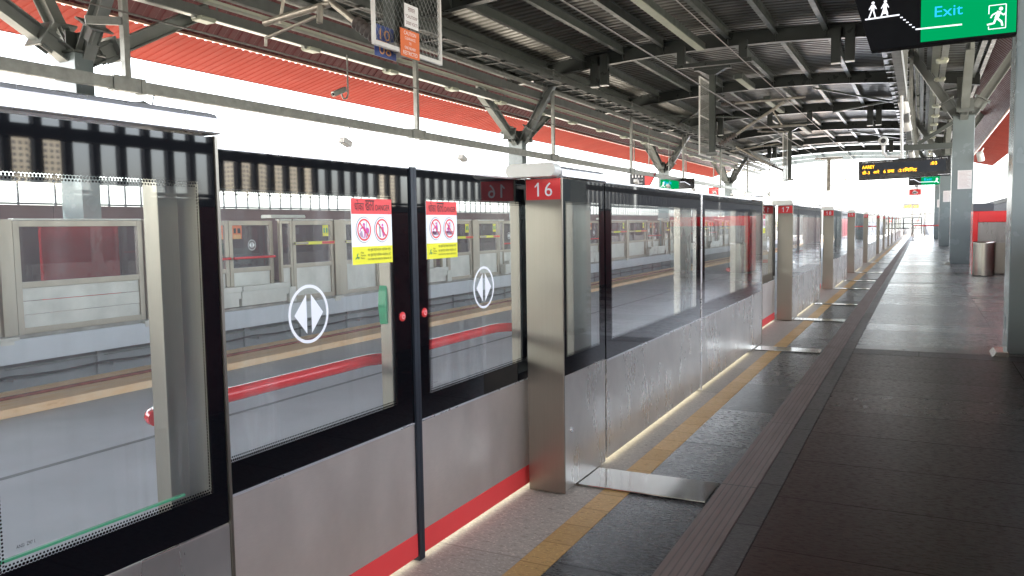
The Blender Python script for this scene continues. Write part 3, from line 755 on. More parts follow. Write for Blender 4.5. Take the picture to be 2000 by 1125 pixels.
# ---------------------------------------------------------------- pillars with branching heads
def pillar(x, y, label, far):
    t = thing('branching_pillar', (x, y, 0), label, 'pillar', 'branching roof pillars')
    sx = -1 if far else 1
    obj('shaft', cached(('psh', far), lambda: MB().box(-.26, .26, -.24, -.24 + (.32 if far else .48), 0, 4.05).mesh('shaft', 'pillar_paint', .012)), t)
    obj('head_plate', cached('phd', lambda: MB().box(-.30, .30, -.28, .28, 4.052, 4.09).box(-.2, .2, -.012, .012, 4.091, 4.42).box(-.012, .012, -.2, -.013, 4.091, 4.42).box(-.012, .012, .013, .2, 4.091, 4.42).mesh('head_plate', 'frame_paint', .004)), t)
    def br(d):
        mb = MB(); p0 = Vector((d[0] * .14, d[1] * .14, 4.0)); p1 = Vector((d[0] * 1.45, d[1] * 2.75, 6.12 if d[0] else 5.42))
        dr = (p1 - p0).normalized(); mb.ibeam(p0, p1, .20, .24, .025, .02)
        c = p0 + dr * .55; mb.beam(c, c + dr * .03, .40, .42)
        for s_ in (-1, 1):
            n = dr.cross(Vector((0, 0, 1))).normalized(); mb.beam(c - dr * .25 + n * .06 * s_, c + n * .06 * s_, .012, .34)
        return mb.mesh('branch', 'arm_paint')
    for d in ((1, 0), (-1, 0), (0, 1), (0, -1)): obj('branch', cached(('pbr', d), lambda: br(d)), t)
    return t
near_p = [pillar(.96, 8.55, 'large grey box pillar at the right edge of the view, nearest of the platform pillars', False)]
for k, y in enumerate((25.5, 42.4, 59.3)):
    near_p.append(pillar(.96, y, ['grey pillar with a white notice behind the departure board', 'grey pillar with notice behind the second bay, middle of the platform', 'grey pillar near the far end of the platform'][k], False))
for p, wz in ((near_p[1], 'n'), (near_p[2], 'n'), (near_p[3], 'n')):
    n_ = MB().box(-.115, .225, -.2446, -.2415, 2.05, 2.56).build('notice', 'paper', p)
    mb = MB()
    for k in range(13): mb.poly(PY(-.2456), [(-.085, 2.10 + k * .034), (.195 - (k % 3) * .04, 2.10 + k * .034), (.195 - (k % 3) * .04, 2.108 + k * .034), (-.085, 2.108 + k * .034)], 0)
    mb.build('notice_lines', 'notice_ink', n_)
far_p = [pillar(-12.16, y, l, True) for y, l in ((8.55, 'branching steel pillar on the far platform nearest the left edge'), (24.4, 'second branching pillar on the far platform, beyond the hanging cage'), (41.6, 'third branching pillar along the far platform'), (57.5, 'farthest branching pillar on the far platform'))]
gd = MB().prism([(.57, .0), (.70, .0), (.70, .05), (.60, .045)], 'Y', 8.10, 8.44)
tag(gd.build('corner_guard', 'mirror_steel', bevel=.004), 'small bent steel guard at the foot of the nearest grey pillar', 'guard')
gd = MB().prism([(.57, .0), (.70, .0), (.70, .05), (.60, .045)], 'Y', 25.0, 25.3)
tag(gd.build('corner_guard', 'mirror_steel', bevel=.004), 'small bent steel guard at the foot of the pillar behind the bin', 'guard')

# ---------------------------------------------------------------- canopy
CX = -5.6
def zl(x): return 6.57 - .0102 * (x - CX) ** 2        # underside of the arch beams
cano = thing('station_canopy', (CX, 28, 0), 'long arched steel canopy with corrugated sheets and red eaves over the tracks', 'canopy')
def W(mb, name, mats, parent=cano, bevel=0): return mb.build(name, mats, parent, (-CX, -28, 0), bevel)
XL, XR, RY0, RY1 = -12.95, 1.75, -58., 67.
SY0 = -9.
mb = MB(); nseg = 22; p_ = .30; zo = .53
ys = []; y = RY0
while y < RY1:
    ys += [(y, 0), (y + .15, 0), (y + .175, .05), (y + .275, .05)]; y += p_
for i, (yy, dz) in enumerate(ys):
    for k in range(nseg + 1):
        x = XL + (XR - XL) * k / nseg; mb.v.append((x, yy, zl(x) + zo + dz))
for i in range(len(ys) - 1):
    for k in range(nseg):
        a = i * (nseg + 1) + k; mb.f.append((a, a + nseg + 1, a + nseg + 2, a + 1)); mb.m.append(0)
W(mb, 'roof_sheet', 'roof')
beamY = [-.15 + 8.45 * k for k in range(-7, 8)] + [66.6]
for yb in beamY:
    mb = MB(); n = 28; H = .44
    xs = [XL + (XR - XL) * k / n for k in range(n + 1)]
    for k in range(n):
        a, b = xs[k], xs[k + 1]
        for w, z0, z1 in ((.22, 0, .022), (.016, .022, H - .022), (.22, H - .022, H)):
            mb.hexa([(a, yb - w / 2, zl(a) + z0), (b, yb - w / 2, zl(b) + z0), (b, yb + w / 2, zl(b) + z0), (a, yb + w / 2, zl(a) + z0),
                     (a, yb - w / 2, zl(a) + z1), (b, yb - w / 2, zl(b) + z1), (b, yb + w / 2, zl(b) + z1), (a, yb + w / 2, zl(a) + z1)])
    W(mb, 'arch_beam', 'beam_paint')
purl = [-12.75, -11.42, -10.06, -8.72, -7.38, -5.37, -3.98, -2.58, -1.2, .2, 1.5]
for x in purl:
    mb = MB(); z = zl(x) + .38
    for k in range(len(beamY) - 1):
        a, b = beamY[k] + .012, beamY[k + 1] - .012
        mb.box(x - .008, x + .008, a, b, z - .125, z + .125); mb.box(x - .07, x + .07, a, b, z + .126, z + .14); mb.box(x - .07, x + .07, a, b, z - .14, z - .126)
        for e, s_ in ((a, 1), (b, -1)):
            mb.hexa([(x - .006, e, z - .34), (x + .006, e, z - .34), (x + .006, e + .02 * s_, z - .34), (x - .006, e + .02 * s_, z - .34),
                     (x - .006, e, z - .142), (x + .006, e, z - .142), (x + .006, e + .16 * s_, z - .142), (x - .006, e + .16 * s_, z - .142)])
    W(mb, 'purlin', 'frame_paint')
# roof bracing rods, in two bays
for (ya, yb) in ((33.65, 42.1), (50.55, 59.0)):
    for a, b in ((-3.9, 1.2), (1.2, -3.9), (-12.2, -7.4), (-7.4, -12.2)):
        W(MB().beam((a, ya + .3, zl(a) - .06), (b, yb - .3, zl(b) - .06), .07, .07), 'brace', 'frame_paint')
for yb in (70.5, 74.5):
    mb = MB(); n = 20; xs = [XL + 1.5 + (XR - XL - 3) * k / n for k in range(n + 1)]
    for k in range(n): mb.beam((xs[k], yb, zl(xs[k]) + .1), (xs[k + 1], yb, zl(xs[k + 1]) + .1), .2, .3)
    W(mb, 'open_arch', 'beam_paint')
for x in (-10.06, -7.38, -5.37, -2.58): W(MB().box(x - .06, x + .06, 66.8, 74.4, zl(x) + .26, zl(x) + .40), 'open_purlin', 'beam_paint')
def ribbed(name, a, b, matn, pitch=.2, dep=.022, tw=.10):
    mb = MB(); y = RY0; rows = []
    A, B = Vector((a[0], 0, a[1])), Vector((b[0], 0, b[1])); d = (B - A).normalized(); nrm = Vector((-d.z, 0, d.x))
    if nrm.z > 0: nrm = -nrm
    while y < RY1:
        rows += [(y, 0), (y + tw, 0), (y + tw + .02, dep), (y + pitch - .02, dep)]; y += pitch
    for yy, h in rows:
        for q in (A, B): mb.v.append((q.x + nrm.x * h, yy, q.z + nrm.z * h))
    for i in range(len(rows) - 1):
        mb.f.append((2 * i, 2 * i + 1, 2 * i + 3, 2 * i + 2)); mb.m.append(0)
    W(mb, name, matn)
for s_ in (-1, 1):
    X = lambda off: CX + s_ * off
    ribbed('eave_fascia', (X(7.36), 6.53), (X(8.5), 5.47), 'red_dark', .3, .012)
    ribbed('eave_visor', (X(8.55), 5.42), (X(10.0), 5.07), 'red_sheet', .22, .018, .12)
    W(MB().beam((X(8.5), RY0, 5.435), (X(8.5), RY1, 5.435), .07, .05), 'eave_trim', 'trim')
    W(MB().beam((X(10.02), RY0, 5.075), (X(10.02), RY1, 5.075), .04, .035), 'eave_edge', 'red_dark')
    W(MB().beam((X(7.36), RY0, 6.50), (X(7.36), RY1, 6.50), .12, .2), 'eave_purlin', 'beam_paint')

# ---------------------------------------------------------------- cable trays, lamps and service rails
def side_services(s_, nm):
    X = lambda off: CX + s_ * off
    plat = 'near' if s_ > 0 else 'far'
    t = thing('cable_tray', (X(6.0), 28, 5.1), 'grey cable tray with pale lamp trough running above the %s platform edge' % plat, 'cable tray', 'cable trays under the canopy')
    t0 = (-X(6.0), -28, -5.1)
    MB().box(X(6.0) - .06, X(6.0) + .06, SY0, RY1, 5.05, 5.22).build('channel', 'tray', t, t0, .004)
    MB().box(X(6.0) - .068, X(6.0) + .068, SY0, RY1, 5.03, 5.048).build('lower_lip', 'galv', t, t0)
    MB().box(X(5.83) - .09, X(5.83) + .09, SY0, RY1, 5.27, 5.33).build('lamp_trough', 'lamp_pale', t, t0, .004)
    y = SY0; x_ = X(6.0)
    while y < RY1:
        obj('hanger_rod', cached('hrod', lambda: MB().box(-.012, .012, 0, .03, 5.221, zl(x_) + .2).mesh('hanger_rod', 'tray')), t, (0, y - 28, -5.1)); y += 2.85
    W(MB().box(X(5.70) - .07, X(5.70) + .07, SY0, RY1, 5.38, 5.60), 'edge_channel', 'tray')
    W(MB().box(X(5.50) - .06, X(5.50) + .06, SY0, RY1, 5.66, 5.75), 'perforated_tray', 'galv')
    W(MB().box(X(5.30) - .02, X(5.30) + .02, SY0, RY1, 5.80, 6.26).box(X(5.30) - .10, X(5.30) + .10, SY0, RY1, 6.261, 6.28), 'edge_beam', 'frame_paint')
    l = thing('cable_ladder', (X(4.9), 28, 5.75), 'ladder of short grey planks on rails hung above the %s platform edge' % plat, 'cable ladder', 'cable ladders under the canopy')
    l0 = (-X(4.9), -28, -5.75)
    for q in (-1, 1): MB().box(X(4.9) + .2 * q - .025, X(4.9) + .2 * q + .025, SY0, RY1, 5.75, 5.86).build('side_rail', 'tray', l, l0)
    MB().box(X(4.9) - .17, X(4.9) + .17, SY0, RY1, 5.80, 5.81).build('bed', 'tray', l, l0)
    y = SY0 + .4
    while y < RY1:
        obj('plank', cached('plank', lambda: MB().box(-.36, .30, 0, .12, -.055, -.002).mesh('plank', 'beam_paint')), l, (0, y - 28, 0)); y += 1.05
    for k in range(19):
        y = 4.9 + 2.85 * k
        a = thing('canopy_lamp', (X(5.95), y, 5.0), 'pale lamp under the %s platform cable tray, number %d from the near end' % (plat, k + 1), 'lamp', 'lamps under the cable trays')
        obj('lamp_body', cached('lb', lambda: MB().prism([(-.14, 0), (-.10, -.045), (.10, -.045), (.14, 0), (.12, .03), (-.12, .03)], 'Y', -.17, .17).mesh('lamp_body', 'lamp_pale', .012)), a)
        obj('bracket', cached('lbr', lambda: MB().box(-.03, .03, -.25, -.175, -.02, .028).box(-.03, .03, -.2, .2, .0305, .045).mesh('bracket', 'galv')), a)
side_services(-1, 'far'); side_services(1, 'near')

def service_rail(x, z, label, hang):
    t = thing('service_rail', (x, 28, z), label, 'service rail', 'hanging service rails'); t0 = (-x, -28, -z)
    MB().box(x - .06, x + .06, SY0, RY1 + 2, z - .09, z + .09).build('trunking', 'galv', t, t0, .006)
    for y in hang:
        MB().box(x - .05, x + .05, y - .05, y + .05, z + .121, zl(x) + .05).build('hanger', 'galv', t, t0, .004)
        MB().box(x - .085, x + .085, y - .28, y - .20, z - .115, z + .12).box(x - .085, x + .085, y + .20, y + .28, z - .115, z + .12).box(x - .075, x + .075, y - .199, y + .199, z - .10, z + .12).build('splice_collar', 'galv', t, t0, .004)
        if y < 9: MB().beam((x, y - .051, z + .95), (x - .2, y - .5, z + .90), .05, .12).build('stay', 'galv', t, t0)
hangs_far = (8.45, 16.4, 24.45, 32.45, 40.7, 49.2, 57.6)
service_rail(-10.9, 3.46, 'long grey trunking hung from posts in front of the far platform', hangs_far)
service_rail(-.35, 3.52, 'long grey trunking hung over the near platform above the departure board', (17.0, 25.3, 33.7, 42.1, 50.5, 59))
for k in range(10):
    y = 8.9 + 4.9 * k
    a = thing('spot_lamp', (-11.0, y, 3.05), 'small pale spotlight hanging below the far grey trunking, number %d from the left' % (k + 1), 'spotlight', 'spotlights on the far trunking')
    sc = 1.8 if k == 0 else 1.
    obj('lamp_body', cached(('slb', sc), lambda: MB().beam((.0, -.13 * sc, .06 * sc), (0, .13 * sc, -.03 * sc), .16 * sc, .12 * sc).mesh('lamp_body', 'white_metal' if k else 'tray', .01)), a)
    obj('yoke', cached('sly', lambda: MB().tube([(0, .0, .05), (.05, .03, .18), (.1, .03, .32)], .012, 6).mesh('yoke', 'galv')), a)
for k, y in enumerate((16.8, 20.6, 29.5, 38.0)):
    a = thing('bullet_camera', (-.35, y, 3.45 if y < 20 else 3.5), 'white cylindrical camera under the near trunking, number %d from the near end' % (k + 1), 'camera', 'cameras under the near trunking')
    obj('barrel', cached('bcb', lambda: MB().tube([(-.02, -.02, -.02), (.03, .09, -.22)], .085, 20).mesh('barrel', 'white_metal')), a)
    obj('mount', cached('bcm', lambda: MB().tube([(0, -.02, -.02), (.05, -.05, .06), (.07, .03, .10), (.03, .05, .0)], .015, 8).mesh('mount', 'white_metal')), a)
bc = copy_tree(a); bc.location = (1.36, 25.1, 3.02); tag(bc, 'pale cylindrical camera on the right side of the pillar with the large notice', 'camera')
# camera on a drop pole over the far platform
cc = thing('cctv_camera', (-11.5, 14.35, 4.22), 'small grey camera on a drop pole in front of the red eave', 'camera')
MB().tube([(.03, .18, .85), (.03, .18, .0), (.02, .14, -.10), (.0, .06, -.12), (0, .0, -.06), (0, 0, 0)], .018, 8).build('drop_pole', 'galv', cc)
MB().beam((0, .12, .10), (-.03, -.26, -.06), .10, .11).build('camera_body', 'galv', cc, bevel=.015)
MB().tube([(-.03, -.262, -.062), (-.034, -.30, -.078)], .03, 12).build('lens', 'black', cc)
cc2 = copy_tree(cc); cc2.location = (-11.5, 40.3, 4.22); tag(cc2, 'distant grey camera on a drop pole left of the hanging red platform number', 'camera')
# round camera on the bent pipe over the board
dc = thing('ptz_camera', (-.63, 15.6, 2.60), 'round white camera with black lens on a bent pipe above the departure board', 'camera')
MB().tube([(0, .06, 0), (0, -.05, 0), (0, -.09, 0)], [.075, .085, .07], 22).build('housing', 'white_metal', dc)
MB().tube([(0, -.0905, 0), (0, -.105, 0)], .042, 18).build('lens', 'black', dc)
MB().tube([(0, .02, -.06), (0, .02, -.20), (.06, .02, -.27), (.28, .02, -.27)], .03, 10).build('bent_pipe', 'white_metal', dc)
tb = thing('tie_beam', (.7, 25.3, 3.25), 'grey bracket beam from the notice pillar to the hanging trunking', 'beam')
MB().box(-1.2, -.005, -.06, .06, -.08, .08).build('beam', 'frame_paint', tb, bevel=.004)
MB().beam((-.85, 0, .09), (-.01, 0, .62), .08, .1).build('strut', 'frame_paint', tb)

# hanging box lights
for k, (x, y) in enumerate(((-9.45, 25.2), (-2.1, 25.2), (-9.45, 42.1), (-2.1, 42.1), (-9.45, 59.0), (-2.1, 59.0))):
    for j, dx in enumerate((-.19, .19)):
        a = thing('hanging_light', (x + dx, y - .16 - .12 * j, 5.72), 'dark box light, %s of the pair under the %s visible arch, %s' % (['left', 'right'][j], ['first', 'third', 'fifth'][k // 2], ['far side', 'near side'][k % 2]), 'box light', 'hanging box lights')
        zz = .0 if j == 0 else -.06
        obj('box', cached('hlb', lambda: MB().box(-.13, .13, -.1, .1, .02, 1.0).mesh('box', 'beam_paint', .006)), a)
        obj('diffuser', cached('hld', lambda: MB().box(-.125, .125, -.095, .095, .0, .0185).mesh('diffuser', 'white_metal')), a)
for k, (x, y, L) in enumerate(((-5.95, 14.0, 10.2), (-5.95, 29.6, 2.6), (-5.95, 35.5, 4.2), (-5.95, 46.0, 4.0))):
    a = thing('light_trough', (x, y, 6.34), 'long pale light trough under the ridge, number %d from the near end' % (k + 1), 'light trough', 'light troughs under the ridge')
    MB().box(-.13, .13, 0, L, .02, .2).build('body', 'frame_paint', a, bevel=.006)
    MB().box(-.11, .11, .02, L - .02, 0, .0185).build('reflector', 'lamp_pale', a)

# ---------------------------------------------------------------- overhead line masts
def mast(x, y, side, label, full=True):
    t = thing('line_mast', (x, y, 3.3), label, 'overhead line mast', 'overhead line masts hung from the canopy')
    zt = zl(x) - 3.3
    obj('post', cached(('mp', round(zt, 2)), lambda: MB().ibeam((0, 0, .03), (0, 0, zt - .9), .16, .20, .02, .02).mesh('post', 'frame_paint')), t)
    obj('foot_bracket', cached('mfb', lambda: MB().box(-.16, .16, -.12, .12, -.03, .028).box(-.05, .22, -.3, -.121, -.01, .05).mesh('foot_bracket', 'galv', .006)), t)
    def tee():
        mb = MB(); mb.box(-1.15, 1.15, -.07, .07, zt - .62, zt - .50); mb.box(-.55, .55, -.10, .10, zt - .74, zt - .66)
        for xx in (-.95, .9): mb.box(xx - .12, xx + .12, -.08, .08, zt - .50, zt + .02)
        mb.hexa([(-.1, -.09, zt - .9), (.1, -.09, zt - .9), (.1, .09, zt - .9), (-.1, .09, zt - .9), (-.4, -.09, zt - .741), (.4, -.09, zt - .741), (.4, .09, zt - .741), (-.4, .09, zt - .741)])
        return mb.mesh('tee_head', 'beam_paint')
    obj('tee_head', cached(('mt', round(zt, 2)), tee), t)
    if full:
        cg = obj('guard_frame', cached('gf', guard_frame), t, (.22 * side, -.02, -.05))
        obj('wire_mesh', cached('wm', wire_mesh), cg)
    return t
GW, GH = 1.42, 2.3
def guard_frame():
    mb = MB(); y0, y1, b = -.7, -.7 + GW, .035
    mb.box(-.02, .02, y0, y0 + b, 0, GH).box(-.02, .02, y1 - b, y1, 0, GH).box(-.02, .02, y0 + b, y1 - b, 0, .05).box(-.02, .02, y0 + b, y1 - b, GH - .04, GH).box(-.015, .015, y0 + b, y1 - b, 1.15, 1.18)
    return mb.mesh('guard_frame', 'white_metal', .004)
def wire_mesh():
    mb = MB(); y0, y1, z0, z1 = -.665, -.7 + GW - .035, .05, GH - .04
    pt = .085; sl = 1.35
    for s_ in (1, -1):
        k = -40
        while k < 60:
            # line: z = s*sl*(y-y0) + c
            c = z0 + k * pt * sl
            ya, yb = y0, y1
            za, zb = c + (0 if s_ > 0 else sl * (y1 - y0)), c + (sl * (y1 - y0) if s_ > 0 else 0)
            def clip(yp, zp, yq, zq):
                t0, t1 = 0., 1.
                for lo, hi in ((z0, z1),):
                    d = zq - zp
                    ta, tb = (lo - zp) / d, (hi - zp) / d
                    if ta > tb: ta, tb = tb, ta
                    t0, t1 = max(t0, ta), min(t1, tb)
                if t1 - t0 < .01: return None
                return (yp + (yq - yp) * t0, zp + d * t0, yp + (yq - yp) * t1, zp + d * t1)
            r_ = clip(ya, za, yb, zb)
            if r_: mb.tube([(.004 * s_, r_[0], r_[1]), (.004 * s_, r_[2], r_[3])], .0035, 4, 0, False)
            k += 1
    return mb.mesh('wire_mesh', 'galv')
m1 = mast(-5.68, 8.10, 1, 'overhead line mast hung behind a wire mesh guard with caution plates')
m2 = mast(-5.70, 24.6, -1, 'second hanging overhead line mast with mesh guard, middle of the tracks')
m3 = mast(-5.85, 41.6, -1, 'third hanging overhead line mast with mesh guard')
def outside_mast(x, y, z0, z1, label):
    t = thing('line_mast', (x, y, z0), label, 'overhead line mast', 'overhead line masts beyond the canopy')
    MB().ibeam((0, 0, 0), (0, 0, z1 - z0), .22, .22, .02, .02).build('post', 'aged_metal', t)
    MB().box(-.9, .9, -.08, .08, z1 - z0 + .001, z1 - z0 + .12).build('tee_head', 'aged_metal', t)
    MB().tube([(0, 0, .3), (2.2, 0, 1.2)], .03, 6).tube([(0, 0, 1.3), (2.2, 0, 1.2)], .025, 6).build('arm', 'aged_metal', t)
    return t
outside_mast(-5.9, 60.6, 3.4, 5.6, 'rusty hanging mast at the far end of the canopy')
outside_mast(-5.9, 73.8, 3.4, 5.8, 'slim mast with tee head beyond the far end of the canopy')
# plates on the first guard (world plane x = -5.435)
def plate(name, y0, y1, z0, z1, m, label, lines, tm):
    t = thing(name, (-5.43, y0, z0), label, 'sign')
    MB().box(0, .006, 0, y1 - y0, 0, z1 - z0).build('plate', m, t, bevel=.001)
    mb = MB()
    for s_, u, v, w, h in lines: mb.text(PX(.0075), s_, u * (y1 - y0), v * (z1 - z0), w * (y1 - y0), h * (z1 - z0))
    mb.build('lettering', tm, t)
plate('caution_plate', 7.96, 8.245, 3.56, 3.83, 'white', 'white caution plate with red lettering on the wire mesh guard', (('सावधान', .25, .68, .5, .18), ('*CAUTION*', .06, .40, .88, .15), ('25000 VOLTS', .08, .12, .84, .14)), 'maroon')
plate('clearance_plate', 7.865, 8.255, 3.21, 3.53, 'orange', 'orange clearance caution plate below the white one', (('CAUTION', .18, .80, .64, .13), ('CLEARANCE', .22, .63, .56, .10), ('TO', .44, .47, .12, .09), ('ONE NEARBY', .20, .29, .6, .10), ('RESTRICTED', .12, .08, .76, .14)), 'white')
mk = thing('number_plate_sign', (-5.62, 7.62, 3.19), 'blue plate with amber numbers behind the mesh guard', 'sign')
MB().box(0, .006, 0, .42, 0, .36).build('plate', 'blue', mk)
MB().text(PX(.008), '10', .10, .20, .2, .12).text(PX(.008), '08', .08, .03, .24, .12).stroke(PX(.008), (.04, .175), (.38, .175), .012).build('lettering', 'amber', mk)

def arm(x, y, label, pts):
    """cantilever: list of (kind, p, q, r)"""
    t = thing('cantilever_arm', (x, y, 3.8), label, 'cantilever arm', 'cantilever arms of the overhead line')
    for kind, p, q, r in pts:
        p = Vector(p) - Vector((x, y, 3.8)); q = Vector(q) - Vector((x, y, 3.8))
        if kind == 'insulator':
            n = 7; P_, R_ = [], []
            for k in range(n):
                for f_, rr in ((.1, .5), (.35, 1.), (.5, 1.), (.85, .5)): P_.append(p.lerp(q, (k + f_) / n)); R_.append(r * rr)
            MB().tube(P_, R_, 14).build('insulator', 'insul', t)
        else: MB().tube([p, q], r, 10).build(kind, 'aged_metal', t)
    return t
Ya = 8.05
arm(-5.75, Ya, 'near cantilever arm with ribbed grey insulator beside the mesh guard', [
    ('insulator', (-5.80, Ya, 3.42), (-6.22, Ya, 3.74), .085), ('diagonal_tube', (-6.22, Ya, 3.74), (-7.05, Ya, 4.38), .04), ('registration_tube', (-6.58, Ya, 4.0), (-7.68, Ya, 3.90), .045),
    ('steady_arm', (-6.72, Ya - .1, 3.84), (-7.52, Ya - .15, 3.66), .022), ('drop_link', (-7.42, Ya, 3.86), (-7.25, Ya, 4.5), .022), ('clamp', (-6.70, Ya - .05, 3.98), (-6.70, Ya - .08, 3.76), .04), ('drop_clip', (-7.52, Ya - .15, 3.67), (-7.53, Ya - .15, 3.56), .02)])
Yb = 24.6
arm(-5.5, Yb, 'cantilever arms reaching over the near track from the second mast', [
    ('insulator', (-5.44, Yb, 4.77), (-5.02, Yb, 4.77), .085), ('top_tube', (-5.02, Yb, 4.77), (-3.05, Yb, 4.79), .035), ('insulator', (-5.50, Yb, 3.58), (-4.98, Yb, 3.86), .085), ('diagonal_tube', (-4.98, Yb, 3.86), (-3.62, Yb, 4.70), .045),
    ('registration_tube', (-4.5, Yb, 4.01), (-3.0, Yb, 4.0), .035), ('steady_arm', (-4.37, Yb, 3.90), (-3.5, Yb, 3.83), .022), ('drop_link', (-3.95, Yb, 4.48), (-3.65, Yb, 3.99), .025)])
arm(-5.7, 40.9, 'cantilever arms of the third mast reaching over the far track', [
    ('insulator', (-6.05, 40.9, 3.75), (-6.6, 40.9, 4.0), .09), ('diagonal_tube', (-6.6, 40.9, 4.0), (-8.3, 40.9, 5.0), .05), ('registration_tube', (-6.2, 40.9, 5.05), (-8.6, 40.9, 4.8), .035), ('steady_arm', (-7.0, 40.9, 4.2), (-8.3, 40.9, 4.1), .025)])
for k, (x, z, lb) in enumerate(((-3.35, 3.52, 'taut contact wire over the near track'), (-3.35, 4.55, 'upper catenary wire over the near track'), (-7.85, 3.62, 'taut contact wire over the far track'), (-7.85, 4.62, 'upper catenary wire over the far track'))):
    tag(MB().tube([(x, y, z) for y in (-10, 20, 60, 130)], .011, 6).build('overhead_wire', 'copper'), lb, 'wire')

# ---------------------------------------------------------------- signs and boards
ex = thing('exit_sign', (0, 7.0, 2.5), 'green and black backlit exit sign hanging at the upper right of the near platform', 'exit sign')
e0 = (0, -7., -2.5)
MB().prism([(-.535, 3.03), (-.385, 2.535), (.59, 2.55), (.59, 3.03)], 'Y', 7.0, 7.12).build('sign_box', 'sign_black', ex, e0, .006)
MB().prism([(-.041, 3.024), (-.038, 2.562), (.582, 2.565), (.582, 3.024)][::-1], 'Y', 6.996, 6.9995).build('green_panel', 'sign_green', ex, e0)
P = PY(6.993)
mb = MB(); mb.text(P, 'Exit', .054, 2.735, .185, .078).text(P, 'बाहेर', .05, 2.872, .19, .10).build('lettering', 'sign_cyan', ex, e0)
pc = MB(); lw = .011
pc.stroke(P, (-.430, 2.780), (-.187, 2.786), lw); 
for k in range(5): pc.stroke(P, (-.182 + k * .021, 2.764 - k * .021), (-.164 + k * .021, 2.764 - k * .021), .008)
pc.stroke(P, (-.074, 2.662), (.236, 2.660), lw)
for wx, skirt in ((-.385, False), (-.298, True)):
    pc.disc(P, (wx + .01, 2.900), .011)
    pc.poly(P, [(wx - .004, 2.886), (wx + .022, 2.886), (wx + .020, 2.845), (wx - .006, 2.845)][::-1])
    pc.stroke(P, (wx, 2.882), (wx - .018, 2.850), .007); pc.stroke(P, (wx + .020, 2.880), (wx + .034, 2.852), .007)
    if skirt: pc.poly(P, [(wx - .006, 2.846), (wx + .020, 2.846), (wx + .032, 2.806), (wx - .016, 2.806)][::-1])
    pc.stroke(P, (wx + .003, 2.848), (wx - .018, 2.788), .010); pc.stroke(P, (wx + .012, 2.848), (wx + .028, 2.788), .010)
def frame_(a, b, c, d):
    for p, q in (((a, c), (b, c)), ((b, c), (b, d)), ((b, d), (a, d)), ((a, d), (a, d - .06)), ((a, c), (a, c + .02))): pc.stroke(P, p, q, .006)
frame_(.408, .516, 2.602, 2.772)
rx, rz_ = .466, 2.69
pc.disc(P, (rx + .018, rz_ + .052), .013); pc.stroke(P, (rx + .008, rz_ + .036), (rx - .010, rz_ - .016), .026)
pc.stroke(P, (rx + .006, rz_ + .034), (rx - .034, rz_ + .014), .010); pc.stroke(P, (rx - .034, rz_ + .016), (rx - .046, rz_ - .008), .009)
pc.stroke(P, (rx + .012, rz_ + .024), (rx + .040, rz_ + .004), .010); pc.stroke(P, (rx + .040, rz_ + .006), (rx + .050, rz_ + .022), .009)
pc.stroke(P, (rx - .008, rz_ - .012), (rx + .022, rz_ - .040), .014); pc.stroke(P, (rx + .022, rz_ - .038), (rx + .030, rz_ - .072), .012)
pc.stroke(P, (rx - .012, rz_ - .014), (rx - .026, rz_ - .050), .014); pc.stroke(P, (rx - .026, rz_ - .048), (rx - .068, rz_ - .054), .012)
pc.build('pictogram', 'sign_white', ex, e0)
for xx in (-.1, .4): MB().tube([(xx, 7.06, 3.031), (xx, 7.06, zl(xx) + .2)], .022, 10).build('hanger', 'white_metal', ex, e0)

bd = thing('departure_board', (-.31, 16.0, 2.14), 'black hanging departure board with amber lettering and a white pole', 'departure board')
bd.rotation_euler = (0, R(-1.3), 0)
bw, bh = .74, .172
MB().box(-bw, bw, 0, .14, -bh, bh).build('case', 'black', bd, bevel=.008)
MB().box(-bw + .03, bw - .08, -.003, -.0005, -.085, .115).build('screen', 'rubber', bd)
Q = PY(-.006); led = MB()
led.text(Q, 'AAREY', -.678, .030, .205, .058); led.text(Q, ':03', .425, .030, .10, .055)
led.text(Q, 'डी-3', -.678, -.068, .125, .062); led.text(Q, 'आरे', -.495, -.065, .10, .062); led.text(Q, '6 डबा', -.325, -.065, .175, .056)
led.text(Q, ':21', -.092, -.062, .09, .052); led.text(Q, 'िमिनट', .012, -.065, .20, .072)
led.build('led_lettering', 'led', bd)
MB().text(Q, 'गंतव्य / Destination / गंतव्य', -.68, .125, .50, .030).text(Q, 'वेळ / Time / समय', .36, .125, .33, .030).stroke(Q, (.54, -.148), (.73, -.148), .008).build('header_lettering', 'white', bd)
MB().tube([(-.03, .06, bh + .001), (-.03, .06, bh + .02)], .055, 12).tube([(-.03, .06, bh + .02), (-.03, .06, 1.36)], .026, 12).build('pole', 'white_metal', bd)

